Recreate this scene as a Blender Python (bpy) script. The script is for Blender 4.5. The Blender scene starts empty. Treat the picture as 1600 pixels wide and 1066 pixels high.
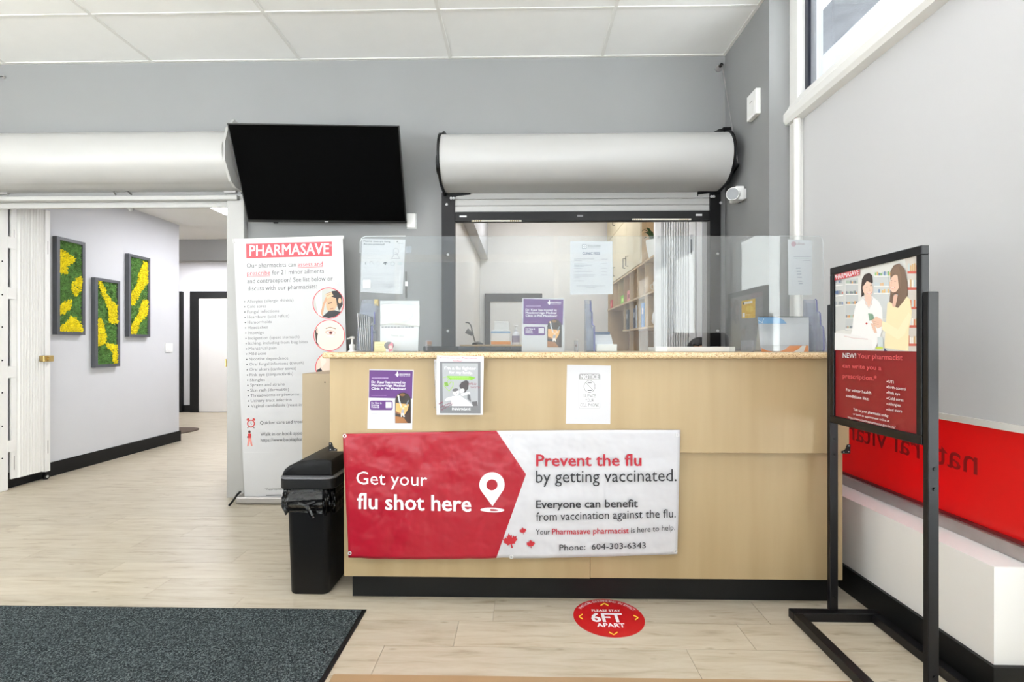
import bpy, bmesh, math, random
from mathutils import Matrix, Vector
random.seed(7)
S = bpy.context.scene
C = S.collection
PI = math.pi

# ------------------------------------------------------------------ camera, world, exposure
EYE = 1.22
FPX = 780.0            # focal length in pixels of the 1600 x 1066 frame
YAW = math.atan(16 / 780)
cd = bpy.data.cameras.new('camera')
cd.sensor_width = 36.0
cd.lens = FPX / 1600 * 36
cd.shift_y = 8 / 1600
cd.clip_start = 0.05
cam = bpy.data.objects.new('camera', cd)
C.objects.link(cam)
cam.location = (0, 0, EYE)
cam.rotation_euler = (PI / 2, 0, YAW)
S.camera = cam

W = bpy.data.worlds.new('World')
S.world = W
W.use_nodes = True
W.node_tree.nodes['Background'].inputs[0].default_value = (0.98, 0.985, 1.0, 1)
W.node_tree.nodes['Background'].inputs[1].default_value = 1.3
# midday sun from behind the building: it lights the pavement outside, none of it falls straight into the room
sd = bpy.data.lights.new('sun', 'SUN'); sd.energy = 82; sd.angle = 0.01; sd.color = (1.0, 0.975, 0.995)
sun = bpy.data.objects.new('sun', sd); C.objects.link(sun)
sun.rotation_euler = Vector((0.55, -0.75, -1.0)).to_track_quat('-Z', 'Y').to_euler()
S.view_settings.view_transform = 'Standard'
S.view_settings.look = 'None'
S.view_settings.gamma = 1
S.view_settings.use_curve_mapping = False
S.view_settings.exposure = 0.08
S.cycles.adaptive_threshold = 0.02
S.cycles.max_bounces = 10
S.cycles.diffuse_bounces = 5
S.cycles.transparent_max_bounces = 16
S.cycles.caustics_reflective = False
S.cycles.caustics_refractive = False
S.cycles.sample_clamp_indirect = 6
TROFFER = 13.0

# ------------------------------------------------------------------ measuring helpers (pixel of the frame -> point at a real depth)
cT, sT = math.cos(YAW), math.sin(YAW)
def ray(x, y):
    u = (x - 800) / FPX; v = (541 - y) / FPX
    return Vector((-sT + u * cT, cT + u * sT, v))
def atY(x, y, Y):
    d = ray(x, y); t = Y / d.y
    return Vector((d.x * t, Y, EYE + d.z * t))
def atX(x, y, X):
    d = ray(x, y); t = X / d.x
    return Vector((X, d.y * t, EYE + d.z * t))
def atZ(x, y, Z):
    d = ray(x, y); t = (Z - EYE) / d.z
    return Vector((d.x * t, d.y * t, Z))

# ------------------------------------------------------------------ materials
def lin(c):
    out = []
    for v in c[:3]:
        v = v / 255.0
        out.append(v / 12.92 if v <= 0.04045 else ((v + 0.055) / 1.055) ** 2.4)
    return tuple(out)
MATS = {}
def mat(name, col, rough=0.5, metal=0.0, var=0.0, scale=8.0, bump=0.0, bscale=60.0, spec=0.5, stretch=None, coat=0.0):
    """col in sRGB 0..255; var = noise variation of the colour; bump = relief strength"""
    m = bpy.data.materials.new(name); m.use_nodes = True
    nt = m.node_tree; b = nt.nodes['Principled BSDF']
    c = lin(col)
    b.inputs['Base Color'].default_value = (*c, 1)
    b.inputs['Roughness'].default_value = rough
    b.inputs['Metallic'].default_value = metal
    b.inputs['Specular IOR Level'].default_value = spec
    if coat: b.inputs['Coat Weight'].default_value = coat
    tc = nt.nodes.new('ShaderNodeTexCoord')
    src = tc.outputs['Object']
    if stretch:
        mp = nt.nodes.new('ShaderNodeMapping'); mp.inputs['Scale'].default_value = stretch
        nt.links.new(src, mp.inputs[0]); src = mp.outputs[0]
    if var:
        n = nt.nodes.new('ShaderNodeTexNoise'); n.inputs['Scale'].default_value = scale; n.inputs['Detail'].default_value = 4
        nt.links.new(src, n.inputs['Vector'])
        r = nt.nodes.new('ShaderNodeValToRGB')
        r.color_ramp.elements[0].position = 0.3; r.color_ramp.elements[1].position = 0.7
        r.color_ramp.elements[0].color = (*[max(0, v * (1 - var)) for v in c], 1)
        r.color_ramp.elements[1].color = (*[min(1, v * (1 + var)) for v in c], 1)
        nt.links.new(n.outputs['Fac'], r.inputs[0]); nt.links.new(r.outputs[0], b.inputs['Base Color'])
    if bump:
        n2 = nt.nodes.new('ShaderNodeTexNoise'); n2.inputs['Scale'].default_value = bscale; n2.inputs['Detail'].default_value = 5
        nt.links.new(src, n2.inputs['Vector'])
        bp = nt.nodes.new('ShaderNodeBump'); bp.inputs['Strength'].default_value = bump; bp.inputs['Distance'].default_value = 0.01
        nt.links.new(n2.outputs['Fac'], bp.inputs['Height']); nt.links.new(bp.outputs[0], b.inputs['Normal'])
    MATS[name] = m
    return m
def emit(name, col, strength):
    m = bpy.data.materials.new(name); m.use_nodes = True
    nt = m.node_tree; nt.nodes.clear()
    e = nt.nodes.new('ShaderNodeEmission'); e.inputs[0].default_value = (*lin(col), 1); e.inputs[1].default_value = strength
    o = nt.nodes.new('ShaderNodeOutputMaterial'); nt.links.new(e.outputs[0], o.inputs[0])
    return m
def clear(name, tint=(250, 252, 252), r0=0.04, rough=0.0, haze=0.0):
    """clear sheet: transparent with a Schlick reflection on each face"""
    m = bpy.data.materials.new(name); m.use_nodes = True
    nt = m.node_tree; nt.nodes.clear()
    N = nt.nodes.new; L = nt.links.new
    t = N('ShaderNodeBsdfTransparent'); t.inputs[0].default_value = (*lin(tint), 1)
    g = N('ShaderNodeBsdfGlossy'); g.inputs['Roughness'].default_value = rough
    lw = N('ShaderNodeLayerWeight'); lw.inputs[0].default_value = 0.5
    p = N('ShaderNodeMath'); p.operation = 'POWER'; L(lw.outputs['Facing'], p.inputs[0]); p.inputs[1].default_value = 5
    ma = N('ShaderNodeMath'); ma.operation = 'MULTIPLY_ADD'; L(p.outputs[0], ma.inputs[0]); ma.inputs[1].default_value = 1 - r0; ma.inputs[2].default_value = r0
    mx = N('ShaderNodeMixShader'); L(ma.outputs[0], mx.inputs[0]); L(t.outputs[0], mx.inputs[1]); L(g.outputs[0], mx.inputs[2])
    last = mx
    if haze:
        df = N('ShaderNodeBsdfDiffuse'); df.inputs[0].default_value = (0.9, 0.9, 0.92, 1)
        m2 = N('ShaderNodeMixShader'); m2.inputs[0].default_value = haze
        L(mx.outputs[0], m2.inputs[1]); L(df.outputs[0], m2.inputs[2]); last = m2
    o = N('ShaderNodeOutputMaterial'); L(last.outputs[0], o.inputs[0])
    return m

M_wall   = mat('paint_grey', (136, 136, 136), 0.75, var=0.015, scale=3, bump=0.04, bscale=220)
M_wall2  = mat('paint_light_grey', (204, 205, 208), 0.75, var=0.012, scale=3, bump=0.04, bscale=220)
M_white  = mat('paint_white', (236, 235, 232), 0.6, var=0.01, scale=4)
M_tile   = mat('ceiling_tile', (243, 243, 241), 0.9, var=0.01, scale=6, bump=0.15, bscale=320)
M_grid   = mat('ceiling_grid', (228, 227, 223), 0.5, var=0.01)
M_black  = mat('baseboard_black', (16, 17, 17), 0.5, var=0.12, scale=5, spec=0.3)
M_steelw = mat('shutter_white', (172, 171, 168), 0.32, var=0.012, scale=2)
M_steelb = mat('steel_black', (8, 8, 9), 0.38, var=0.15, scale=6, spec=0.3)
M_frameb = mat('stand_black', (15, 15, 18), 0.36, var=0.1, scale=8, spec=0.35)
M_alu    = mat('brushed_aluminium', (178, 174, 172), 0.35, 0.8, var=0.05, scale=20)
M_chrome = mat('bolt_zinc', (205, 205, 205), 0.35, 0.3, var=0.05)
M_brass  = mat('brass', (196, 170, 110), 0.3, 0.8, var=0.08, scale=30)
M_winfr  = mat('window_frame_white', (232, 231, 227), 0.4, var=0.01)
M_film   = mat('white_film', (192, 192, 191), 0.55, var=0.008, scale=2)
def backlit(m, col, w):
    nt = m.node_tree; b = nt.nodes['Principled BSDF']; o = nt.nodes['Material Output']
    t = nt.nodes.new('ShaderNodeBsdfTranslucent'); t.inputs[0].default_value = (*lin(col), 1)
    mx = nt.nodes.new('ShaderNodeMixShader'); mx.inputs[0].default_value = w
    nt.links.new(b.outputs[0], mx.inputs[1]); nt.links.new(t.outputs[0], mx.inputs[2]); nt.links.new(mx.outputs[0], o.inputs[0])
    return m
backlit(M_film, (206, 207, 208), 0.28)
M_navy   = mat('frame_gasket', (22, 26, 42), 0.3, var=0.1)
M_paper  = mat('paper_white', (196, 196, 199), 0.55, var=0.008, scale=10)
M_conc   = mat('concrete_soffit', (84, 86, 90), 0.9, var=0.16, scale=9, bump=0.3, bscale=60)
M_plas_b = mat('bin_plastic', (6, 6, 7), 0.5, spec=0.3, var=0.08, scale=30, bump=0.02, bscale=400)
M_bag    = mat('bin_bag', (8, 8, 9), 0.14, var=0.1, bump=0.5, bscale=35)
M_moss   = mat('moss_green', (92, 134, 66), 0.9, var=0.5, scale=26)
M_mossy  = mat('moss_yellow', (240, 218, 28), 0.9, var=0.22, scale=30)
M_mframe = mat('moss_frame', (82, 84, 88), 0.5, var=0.08, scale=12)
M_cream  = mat('cabinet_cream', (212, 201, 172), 0.5, var=0.02, scale=5)
M_maple  = mat('cubby_maple', (190, 162, 122), 0.5, var=0.06, scale=4, stretch=(6, 1, 1))
M_mapin  = mat('cubby_back', (158, 122, 86), 0.6, var=0.05, scale=4)
M_tan    = mat('tan_laminate', (168, 150, 122), 0.5, var=0.02, scale=3)
M_wtplas = mat('white_plastic', (238, 238, 236), 0.4, var=0.01)
M_acry   = clear('acrylic_clear', r0=0.05, haze=0.022)  # white haze in the sheet stands in for reflected daylight
M_holder = clear('holder_acrylic', (236, 238, 244), r0=0.05, haze=0.10)
M_edge   = mat('acrylic_edge', (92, 92, 150), 0.2, var=0.1)
M_glass  = clear('window_glass', (245, 250, 252), r0=0.04)
M_pot    = mat('pot_ceramic', (226, 228, 222), 0.3, var=0.02)
M_leaf   = mat('leaf_green', (58, 92, 44), 0.5, var=0.3, scale=12)
M_skin   = mat('skin', (206, 160, 130), 0.5, var=0.05)
M_hair   = mat('hair_black', (10, 8, 8), 0.6, var=0.3, scale=40, stretch=(1, 1, 0.2))
M_cloth  = mat('cloth_navy', (44, 50, 70), 0.85, var=0.1, scale=40)
M_trousr = mat('cloth_dark', (34, 34, 38), 0.85, var=0.1, scale=40)

def floor_material():
    m = bpy.data.materials.new('vinyl_plank'); m.use_nodes = True
    nt = m.node_tree; N = nt.nodes.new; L = nt.links.new; b = nt.nodes['Principled BSDF']
    b.inputs['Roughness'].default_value = 0.34
    b.inputs['Specular IOR Level'].default_value = 0.42
    oi = N('ShaderNodeObjectInfo'); tc = N('ShaderNodeTexCoord'); geo = N('ShaderNodeNewGeometry')
    off = N('ShaderNodeVectorMath'); off.operation = 'SCALE'; off.inputs[0].default_value = (13.7, 5.1, 0); L(oi.outputs['Random'], off.inputs['Scale'])
    ad = N('ShaderNodeVectorMath'); ad.operation = 'ADD'; L(geo.outputs['Position'], ad.inputs[0]); L(off.outputs[0], ad.inputs[1])
    mp = N('ShaderNodeMapping'); mp.inputs['Scale'].default_value = (1.6, 11, 1); L(ad.outputs[0], mp.inputs[0])
    n1 = N('ShaderNodeTexNoise'); n1.inputs['Scale'].default_value = 2.2; n1.inputs['Detail'].default_value = 8; n1.inputs['Roughness'].default_value = 0.62; n1.inputs['Distortion'].default_value = 0.5; L(mp.outputs[0], n1.inputs['Vector'])
    r1 = N('ShaderNodeValToRGB'); e = r1.color_ramp.elements
    e[0].position = 0.26; e[0].color = (*lin((154, 140, 117)), 1)
    e[1].position = 0.62; e[1].color = (*lin((190, 181, 162)), 1)
    k = r1.color_ramp.elements.new(0.44); k.color = (*lin((180, 169, 148)), 1)
    L(n1.outputs['Fac'], r1.inputs[0])
    mp2 = N('ShaderNodeMapping'); mp2.inputs['Scale'].default_value = (5, 14, 1); L(ad.outputs[0], mp2.inputs[0])
    v = N('ShaderNodeTexVoronoi'); v.inputs['Scale'].default_value = 1.1; L(mp2.outputs[0], v.inputs['Vector'])
    r2 = N('ShaderNodeValToRGB'); r2.color_ramp.elements[0].position = 0.03; r2.color_ramp.elements[0].color = (0.60, 0.55, 0.48, 1); r2.color_ramp.elements[1].position = 0.13; r2.color_ramp.elements[1].color = (1, 1, 1, 1)
    L(v.outputs['Distance'], r2.inputs[0])
    mx = N('ShaderNodeMix'); mx.data_type = 'RGBA'; mx.blend_type = 'MULTIPLY'; mx.inputs[0].default_value = 0.7
    L(r1.outputs[0], mx.inputs[6]); L(r2.outputs[0], mx.inputs[7])
    hs = N('ShaderNodeHueSaturation'); ma = N('ShaderNodeMath'); ma.operation = 'MULTIPLY_ADD'; L(oi.outputs['Random'], ma.inputs[0]); ma.inputs[1].default_value = 0.10; ma.inputs[2].default_value = 0.95
    L(ma.outputs[0], hs.inputs['Value']); L(mx.outputs[2], hs.inputs['Color']); L(hs.outputs[0], b.inputs['Base Color'])
    bp = N('ShaderNodeBump'); bp.inputs['Strength'].default_value = 0.06; bp.inputs['Distance'].default_value = 0.01; L(n1.outputs['Fac'], bp.inputs['Height']); L(bp.outputs[0], b.inputs['Normal'])
    return m
M_floor = floor_material()
def wood_material(name, c0, c1, sc=(9, 9, 0.8)):
    m = bpy.data.materials.new(name); m.use_nodes = True
    nt = m.node_tree; N = nt.nodes.new; L = nt.links.new; b = nt.nodes['Principled BSDF']
    b.inputs['Roughness'].default_value = 0.42
    tc = N('ShaderNodeTexCoord'); mp = N('ShaderNodeMapping'); mp.inputs['Scale'].default_value = sc; L(tc.outputs['Object'], mp.inputs[0])
    n = N('ShaderNodeTexNoise'); n.inputs['Scale'].default_value = 1.2; n.inputs['Detail'].default_value = 6; L(mp.outputs[0], n.inputs['Vector'])
    r = N('ShaderNodeValToRGB'); r.color_ramp.elements[0].position = 0.3; r.color_ramp.elements[1].position = 0.7
    r.color_ramp.elements[0].color = (*lin(c0), 1); r.color_ramp.elements[1].color = (*lin(c1), 1)
    L(n.outputs['Fac'], r.inputs[0]); L(r.outputs[0], b.inputs['Base Color'])
    return m
M_counter = wood_material('maple_laminate', (162, 140, 103), (171, 150, 114))
def speckle_material():
    m = bpy.data.materials.new('speckled_laminate'); m.use_nodes = True
    nt = m.node_tree; N = nt.nodes.new; L = nt.links.new; b = nt.nodes['Principled BSDF']
    b.inputs['Roughness'].default_value = 0.35
    tc = N('ShaderNodeTexCoord')
    v = N('ShaderNodeTexVoronoi'); v.inputs['Scale'].default_value = 260; L(tc.outputs['Object'], v.inputs['Vector'])
    r = N('ShaderNodeValToRGB'); r.color_ramp.interpolation = 'CONSTANT'
    e = r.color_ramp.elements; e[0].position = 0; e[0].color = (*lin((150, 118, 80)), 1); e[1].position = 0.10; e[1].color = (*lin((190, 164, 124)), 1)
    k = e.new(0.4); k.color = (*lin((200, 175, 136)), 1); k = e.new(0.75); k.color = (*lin((212, 190, 154)), 1)
    sp = N('ShaderNodeSeparateColor'); L(v.outputs['Color'], sp.inputs[0]); L(sp.outputs[0], r.inputs[0]); L(r.outputs[0], b.inputs['Base Color'])
    return m
M_top = speckle_material()
def mat_material():
    m = bpy.data.materials.new('carpet_pile'); m.use_nodes = True
    nt = m.node_tree; N = nt.nodes.new; L = nt.links.new; b = nt.nodes['Principled BSDF']
    b.inputs['Roughness'].default_value = 0.95; b.inputs['Specular IOR Level'].default_value = 0.15
    tc = N('ShaderNodeTexCoord')
    n = N('ShaderNodeTexNoise'); n.inputs['Scale'].default_value = 210; n.inputs['Detail'].default_value = 3; L(tc.outputs['Object'], n.inputs['Vector'])
    r = N('ShaderNodeValToRGB'); e = r.color_ramp.elements; e[0].position = 0.38; e[0].color = (*lin((24, 29, 31)), 1); e[1].position = 0.66; e[1].color = (*lin((112, 121, 121)), 1)
    k = e.new(0.52); k.color = (*lin((60, 69, 71)), 1)
    L(n.outputs['Fac'], r.inputs[0]); L(r.outputs[0], b.inputs['Base Color'])
    bp = N('ShaderNodeBump'); bp.inputs['Strength'].default_value = 0.9; bp.inputs['Distance'].default_value = 0.008; L(n.outputs['Fac'], bp.inputs['Height']); L(bp.outputs[0], b.inputs['Normal'])
    return m
M_mat = mat_material()
def ink_material(name, rough=0.45, emis=0):
    m = bpy.data.materials.new(name); m.use_nodes = True
    nt = m.node_tree; b = nt.nodes['Principled BSDF']
    a = nt.nodes.new('ShaderNodeVertexColor'); a.layer_name = 'Col'
    nt.links.new(a.outputs[0], b.inputs['Base Color']); b.inputs['Roughness'].default_value = rough
    return m
M_ink = ink_material('printing_ink')

# ------------------------------------------------------------------ object helpers
WM = {}
def world(o):
    return WM.get(o.name, Matrix.Identity(4))
def link(o, parent=None):
    C.objects.link(o)
    if parent is not None:
        o.parent = parent
        WM[o.name] = world(parent)
    return o
def tag(o, label=None, cat=None, group=None, kind=None):
    if label: o['label'] = label
    if cat: o['category'] = cat
    if group: o['group'] = group
    if kind: o['kind'] = kind
    return o
def thing(name, label, cat, loc=(0, 0, 0), group=None, kind=None):
    o = bpy.data.objects.new(name, None); C.objects.link(o)
    o.empty_display_size = 0.05
    o.location = loc; WM[o.name] = Matrix.Translation(loc)
    return tag(o, label, cat, group, kind)
def obj(name, bm, m, parent=None, smooth=False, label=None):
    """link a bmesh given in world coordinates as one mesh object"""
    if parent is not None:
        bm.transform(world(parent).inverted())
    me = bpy.data.meshes.new(name)
    bmesh.ops.recalc_face_normals(bm, faces=bm.faces)
    bm.to_mesh(me); bm.free()
    for mm in (m if isinstance(m, (list, tuple)) else [m]): me.materials.append(mm)
    if smooth:
        me.shade_smooth()
        if smooth != 'full':
            try: me.set_sharp_from_angle(angle=math.radians(38))
            except Exception: pass
    o = bpy.data.objects.new(name, me)
    link(o, parent)
    if label: o['label'] = label
    return o
def solo(name, bm, m, label, cat, loc, group=None, smooth=False):
    """a top-level one-mesh thing with its origin at loc"""
    bm.transform(Matrix.Translation(-Vector(loc)))
    o = obj(name, bm, m, None, smooth)
    o.location = loc
    WM[o.name] = Matrix.Translation(loc)
    return tag(o, label, cat, group)
def struct(name, bm, m, parent=None, label=None):
    o = obj(name, bm, m, parent)
    if parent is None: o['kind'] = 'structure'
    if label: o['label'] = label
    return o
def B(): return bmesh.new()
def box(bm, x0, x1, y0, y1, z0, z1, bev=0.0, seg=2):
    vs = [bm.verts.new(p) for p in ((x0, y0, z0), (x1, y0, z0), (x1, y1, z0), (x0, y1, z0), (x0, y0, z1), (x1, y0, z1), (x1, y1, z1), (x0, y1, z1))]
    fs = [bm.faces.new([vs[i] for i in f]) for f in ((0, 3, 2, 1), (4, 5, 6, 7), (0, 1, 5, 4), (1, 2, 6, 5), (2, 3, 7, 6), (3, 0, 4, 7))]
    if bev:
        es = list({e for f in fs for e in f.edges})
        bmesh.ops.bevel(bm, geom=es, offset=bev, segments=seg, affect='EDGES', profile=0.5)
    return bm
def bx(*a, **k): return box(B(), *a, **k)
def prism(bm, pts, axis, a0, a1, bev=0.0, seg=2):
    """polygon pts (2D) extruded along axis: 'X' -> pts are (y,z); 'Y' -> (x,z); 'Z' -> (x,y)"""
    def P(p, a):
        return {'X': (a, p[0], p[1]), 'Y': (p[0], a, p[1]), 'Z': (p[0], p[1], a)}[axis]
    A = [bm.verts.new(P(p, a0)) for p in pts]; Bv = [bm.verts.new(P(p, a1)) for p in pts]
    fs = [bm.faces.new(A), bm.faces.new(Bv[::-1])]
    n = len(pts)
    for i in range(n):
        fs.append(bm.faces.new((A[i], Bv[i], Bv[(i + 1) % n], A[(i + 1) % n])))
    if bev:
        es = list({e for f in fs[:2] for e in f.edges})
        bmesh.ops.bevel(bm, geom=es, offset=bev, segments=seg, affect='EDGES', profile=0.5)
    return bm
def tube(bm, p0, p1, r, n=12, r1=None, cap=True):
    p0, p1 = Vector(p0), Vector(p1); r1 = r if r1 is None else r1
    d = (p1 - p0).normalized()
    a = d.orthogonal().normalized(); b = d.cross(a)
    A = [bm.verts.new(p0 + (a * math.cos(2 * PI * i / n) + b * math.sin(2 * PI * i / n)) * r) for i in range(n)]
    D = [bm.verts.new(p1 + (a * math.cos(2 * PI * i / n) + b * math.sin(2 * PI * i / n)) * r1) for i in range(n)]
    for i in range(n): bm.faces.new((A[i], A[(i + 1) % n], D[(i + 1) % n], D[i]))
    if cap: bm.faces.new(A[::-1]); bm.faces.new(D)
    return bm
def path(bm, pts, r, n=8):
    pts = [Vector(p) for p in pts]; rings = []
    up = None
    for i, p in enumerate(pts):
        d = (pts[min(i + 1, len(pts) - 1)] - pts[max(i - 1, 0)]).normalized()
        if up is None: up = d.orthogonal().normalized()
        a = (up - d * up.dot(d)).normalized(); b = d.cross(a); up = a
        rings.append([bm.verts.new(p + (a * math.cos(2 * PI * k / n) + b * math.sin(2 * PI * k / n)) * r) for k in range(n)])
    for q in range(len(rings) - 1):
        for k in range(n): bm.faces.new((rings[q][k], rings[q][(k + 1) % n], rings[q + 1][(k + 1) % n], rings[q + 1][k]))
    bm.faces.new(rings[0][::-1]); bm.faces.new(rings[-1])
    return bm
def lathe(bm, c, prof, n=20):
    """prof: (radius, z) list, axis vertical through c"""
    rings = []
    for r, z in prof:
        if r < 1e-5: rings.append([bm.verts.new((c[0], c[1], c[2] + z))])
        else: rings.append([bm.verts.new((c[0] + r * math.cos(2 * PI * k / n), c[1] + r * math.sin(2 * PI * k / n), c[2] + z)) for k in range(n)])
    for a, b in zip(rings, rings[1:]):
        for k in range(n):
            if len(a) == 1 and len(b) == 1: continue
            if len(a) == 1: bm.faces.new((a[0], b[k], b[(k + 1) % n]))
            elif len(b) == 1: bm.faces.new((a[k], a[(k + 1) % n], b[0]))
            else: bm.faces.new((a[k], a[(k + 1) % n], b[(k + 1) % n], b[k]))
    for q in (rings[0], rings[-1]):
        if len(q) > 2: bm.faces.new(q)
    return bm
def loft(bm, rings, closed=True, cap=True):
    R = [[bm.verts.new(p) for p in r] for r in rings]
    n = len(R[0])
    for a, b in zip(R, R[1:]):
        for k in range(n if closed else n - 1): bm.faces.new((a[k], a[(k + 1) % n], b[(k + 1) % n], b[k]))
    if cap: bm.faces.new(R[0][::-1]); bm.faces.new(R[-1])
    return bm
def rrect(cx, cy, w, d, r, n=5):
    pts = []
    for sx, sy, a0 in ((1, 1, 0), (-1, 1, 90), (-1, -1, 180), (1, -1, 270)):
        for k in range(n + 1):
            a = math.radians(a0 + 90 * k / n)
            pts.append((cx + sx * (w / 2 - r) + r * math.cos(a), cy + sy * (d / 2 - r) + r * math.sin(a)))
    return pts
def hexa(bm, quad, dv):
    """a slab: quad (4 points) pushed along dv"""
    q = [Vector(p) for p in quad]; dv = Vector(dv)
    a = [bm.verts.new(p) for p in q]; b = [bm.verts.new(p + dv) for p in q]
    bm.faces.new(a); bm.faces.new(b[::-1])
    for i in range(4): bm.faces.new((a[i], b[i], b[(i + 1) % 4], a[(i + 1) % 4]))
    return bm

# ------------------------------------------------------------------ flat print: lettering and pictures
TXT = {}
def glyphs(s, bold):
    key = (s, bold)
    if key not in TXT:
        cu = bpy.data.curves.new('t', 'FONT'); cu.body = s; cu.size = 1; cu.offset = bold * 0.45; cu.resolution_u = 2; cu.fill_mode = 'FRONT' if hasattr(cu, 'fill_mode') else cu.fill_mode
        o = bpy.data.objects.new('t', cu)
        me = bpy.data.meshes.new_from_object(o)
        v = [(a.co.x, a.co.y) for a in me.vertices]; f = [tuple(p.vertices) for p in me.polygons]
        bpy.data.objects.remove(o); bpy.data.curves.remove(cu); bpy.data.meshes.remove(me)
        TXT[key] = (v, f)
    return TXT[key]
CAP = max(p[1] for p in glyphs('H', 0)[0])
class Ink:
    """flat coloured print on a plane ('X' facing -X, 'Y' facing -Y, 'Z' facing up); coordinates are photo pixels"""
    STEP = 2.5e-5
    def __init__(s, plane, at, view=(0, 0, 1), bend=None):
        s.pl, s.at, s.v, s.f, s.c, s.n, s.bend = plane, at, [], [], [], 1, bend
        s.view = view; s.box = None
    def look(s, ox, oy, sc): s.view = (ox, oy, sc); return s
    def w(s, x, y):
        x = s.view[0] + x * s.view[2]; y = s.view[1] + y * s.view[2]
        return {'X': atX, 'Y': atY, 'Z': atZ}[s.pl](x, y, s.at)
    def put(s, pts, faces, col):
        off = s.n * s.STEP + 2e-4; s.n += 1
        d = {'X': Vector((-1, 0, 0)), 'Y': Vector((0, -1, 0)), 'Z': Vector((0, 0, 1))}[s.pl] * off
        b = len(s.v)
        for p in pts:
            q = Vector(p) + d
            if s.bend: q = q + s.bend(q)
            if s.box: q.y = min(max(q.y, s.box[0]), s.box[1]); q.z = min(max(q.z, s.box[2]), s.box[3])
            s.v.append(q)
        c = (*lin(col), 1)
        for f in faces: s.f.append([b + i for i in f]); s.c.append(c)
    def poly(s, pts, col): s.put([s.w(*p) for p in pts], [list(range(len(pts)))], col)
    def rect(s, x0, y0, x1, y1, col): s.poly([(x0, y0), (x1, y0), (x1, y1), (x0, y1)], col)
    def rrect(s, x0, y0, x1, y1, r, col):
        s.poly([(p[0], p[1]) for p in rrect((x0 + x1) / 2, (y0 + y1) / 2, x1 - x0, y1 - y0, r, 4)], col)
    def oval(s, cx, cy, rx, ry, col, n=20, a0=0, a1=360, rot=0):
        c, q = math.cos(math.radians(rot)), math.sin(math.radians(rot))
        pts = []
        for k in range(n):
            a = math.radians(a0 + (a1 - a0) * k / (n if a1 - a0 == 360 else n - 1))
            x, y = rx * math.cos(a), ry * math.sin(a)
            pts.append((cx + x * c - y * q, cy + x * q + y * c))
        s.poly(pts, col)
    def line(s, pts, wd, col):
        P = []; F = []
        for (x0, y0), (x1, y1) in zip(pts, pts[1:]):
            dx, dy = x1 - x0, y1 - y0; l = math.hypot(dx, dy) or 1; nx, ny = -dy / l * wd / 2, dx / l * wd / 2
            b = len(P)
            P += [s.w(x0 + nx, y0 + ny), s.w(x1 + nx, y1 + ny), s.w(x1 - nx, y1 - ny), s.w(x0 - nx, y0 - ny)]
            F.append([b, b + 1, b + 2, b + 3])
        s.put(P, F, col)
    def ring(s, cx, cy, rx, ry, wd, col, n=28):
        s.line([(cx + rx * math.cos(2 * PI * k / n), cy + ry * math.sin(2 * PI * k / n)) for k in range(n + 1)], wd, col)
    def text(s, t, x0, y0, x1, y1, cap, col, bold=0.0, narrow=None):
        """baseline from (x0,y0) to (x1,y1); cap = capital height in the view's pixels"""
        v, f = glyphs(t, 0)
        if not v: return
        a, b = s.w(x0, y0), s.w(x1, y1)
        e = b - a; L = e.length; e.normalize()
        up = s.w(x0, y0 - cap) - a
        if s.pl == 'Z':
            up = Vector((-e.y, e.x, 0)) * up.length
        else:
            up = Vector((0, 0, 1)) * up.length
        mn = min(p[0] for p in v); mxx = max(p[0] for p in v)
        # bold print: the same outline laid down again with small shifts, each on its own layer
        w_ = max(0.0, bold) * 0.5
        sh = [(0, 0)] if w_ < 0.003 else [(-w_, -w_ * 0.6), (w_, -w_ * 0.6), (-w_, w_ * 0.6), (w_, w_ * 0.6)]
        for dx, dy in sh:
            s.put([a + e * ((p[0] - mn) / (mxx - mn) * L + dx * up.length / CAP) + up * ((p[1] + dy) / CAP) for p in v], f, col)
    def flush(s, name, parent):
        o = s.done(name, parent); s.v, s.f, s.c = [], [], []
        return o
    def done(s, name, parent, m=None):
        inv = world(parent).inverted()
        me = bpy.data.meshes.new(name)
        me.from_pydata([inv @ p for p in s.v], [], s.f)
        ca = me.color_attributes.new('Col', 'FLOAT_COLOR', 'CORNER')
        arr = []
        for f, c in zip(s.f, s.c): arr += list(c) * len(f)
        ca.data.foreach_set('color', arr)
        me.materials.append(m or M_ink)
        return link(bpy.data.objects.new(name, me), parent)
WHT = (226, 226, 229); DK = (58, 58, 62); RED = (205, 30, 48)

# ================================================================== THE SETTING
CEIL = 3.54; DW = 4.02; XR = 1.62; XL = -6.2; YB = -3.4
# floor: screed + single planks where they can be told apart, joined planks beyond
fl = struct('floor', bx(-7.7, 2.1, YB - 0.2, 9.4, -0.10, -0.006), mat('floor_joint', (120, 104, 84), 0.8, var=0.05), label='pale oak look vinyl plank floor')
PW, PL = 0.188, 1.22
plank_me = {}
def plank(x0, x1, y0):
    w = round(x1 - x0, 3)
    if w not in plank_me:
        bm = box(B(), 0, w - 0.0016, 0.0008, PW - 0.0008, -0.006, 0.0)
        me = bpy.data.meshes.new('plank'); bmesh.ops.recalc_face_normals(bm, faces=bm.faces); bm.to_mesh(me); bm.free(); me.materials.append(M_floor)
        plank_me[w] = me
    o = bpy.data.objects.new('plank', plank_me[w]); link(o, fl); o.location = (x0, y0, 0)
known = {0: 0.935, 1: 1.09, -1: 0.66, 2: -0.62, 3: -1.02, 4: -0.42}
stuff = B()
k0 = math.floor((YB - 2.022) / PW); k1 = math.ceil((9.25 - 2.022) / PW)
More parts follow.
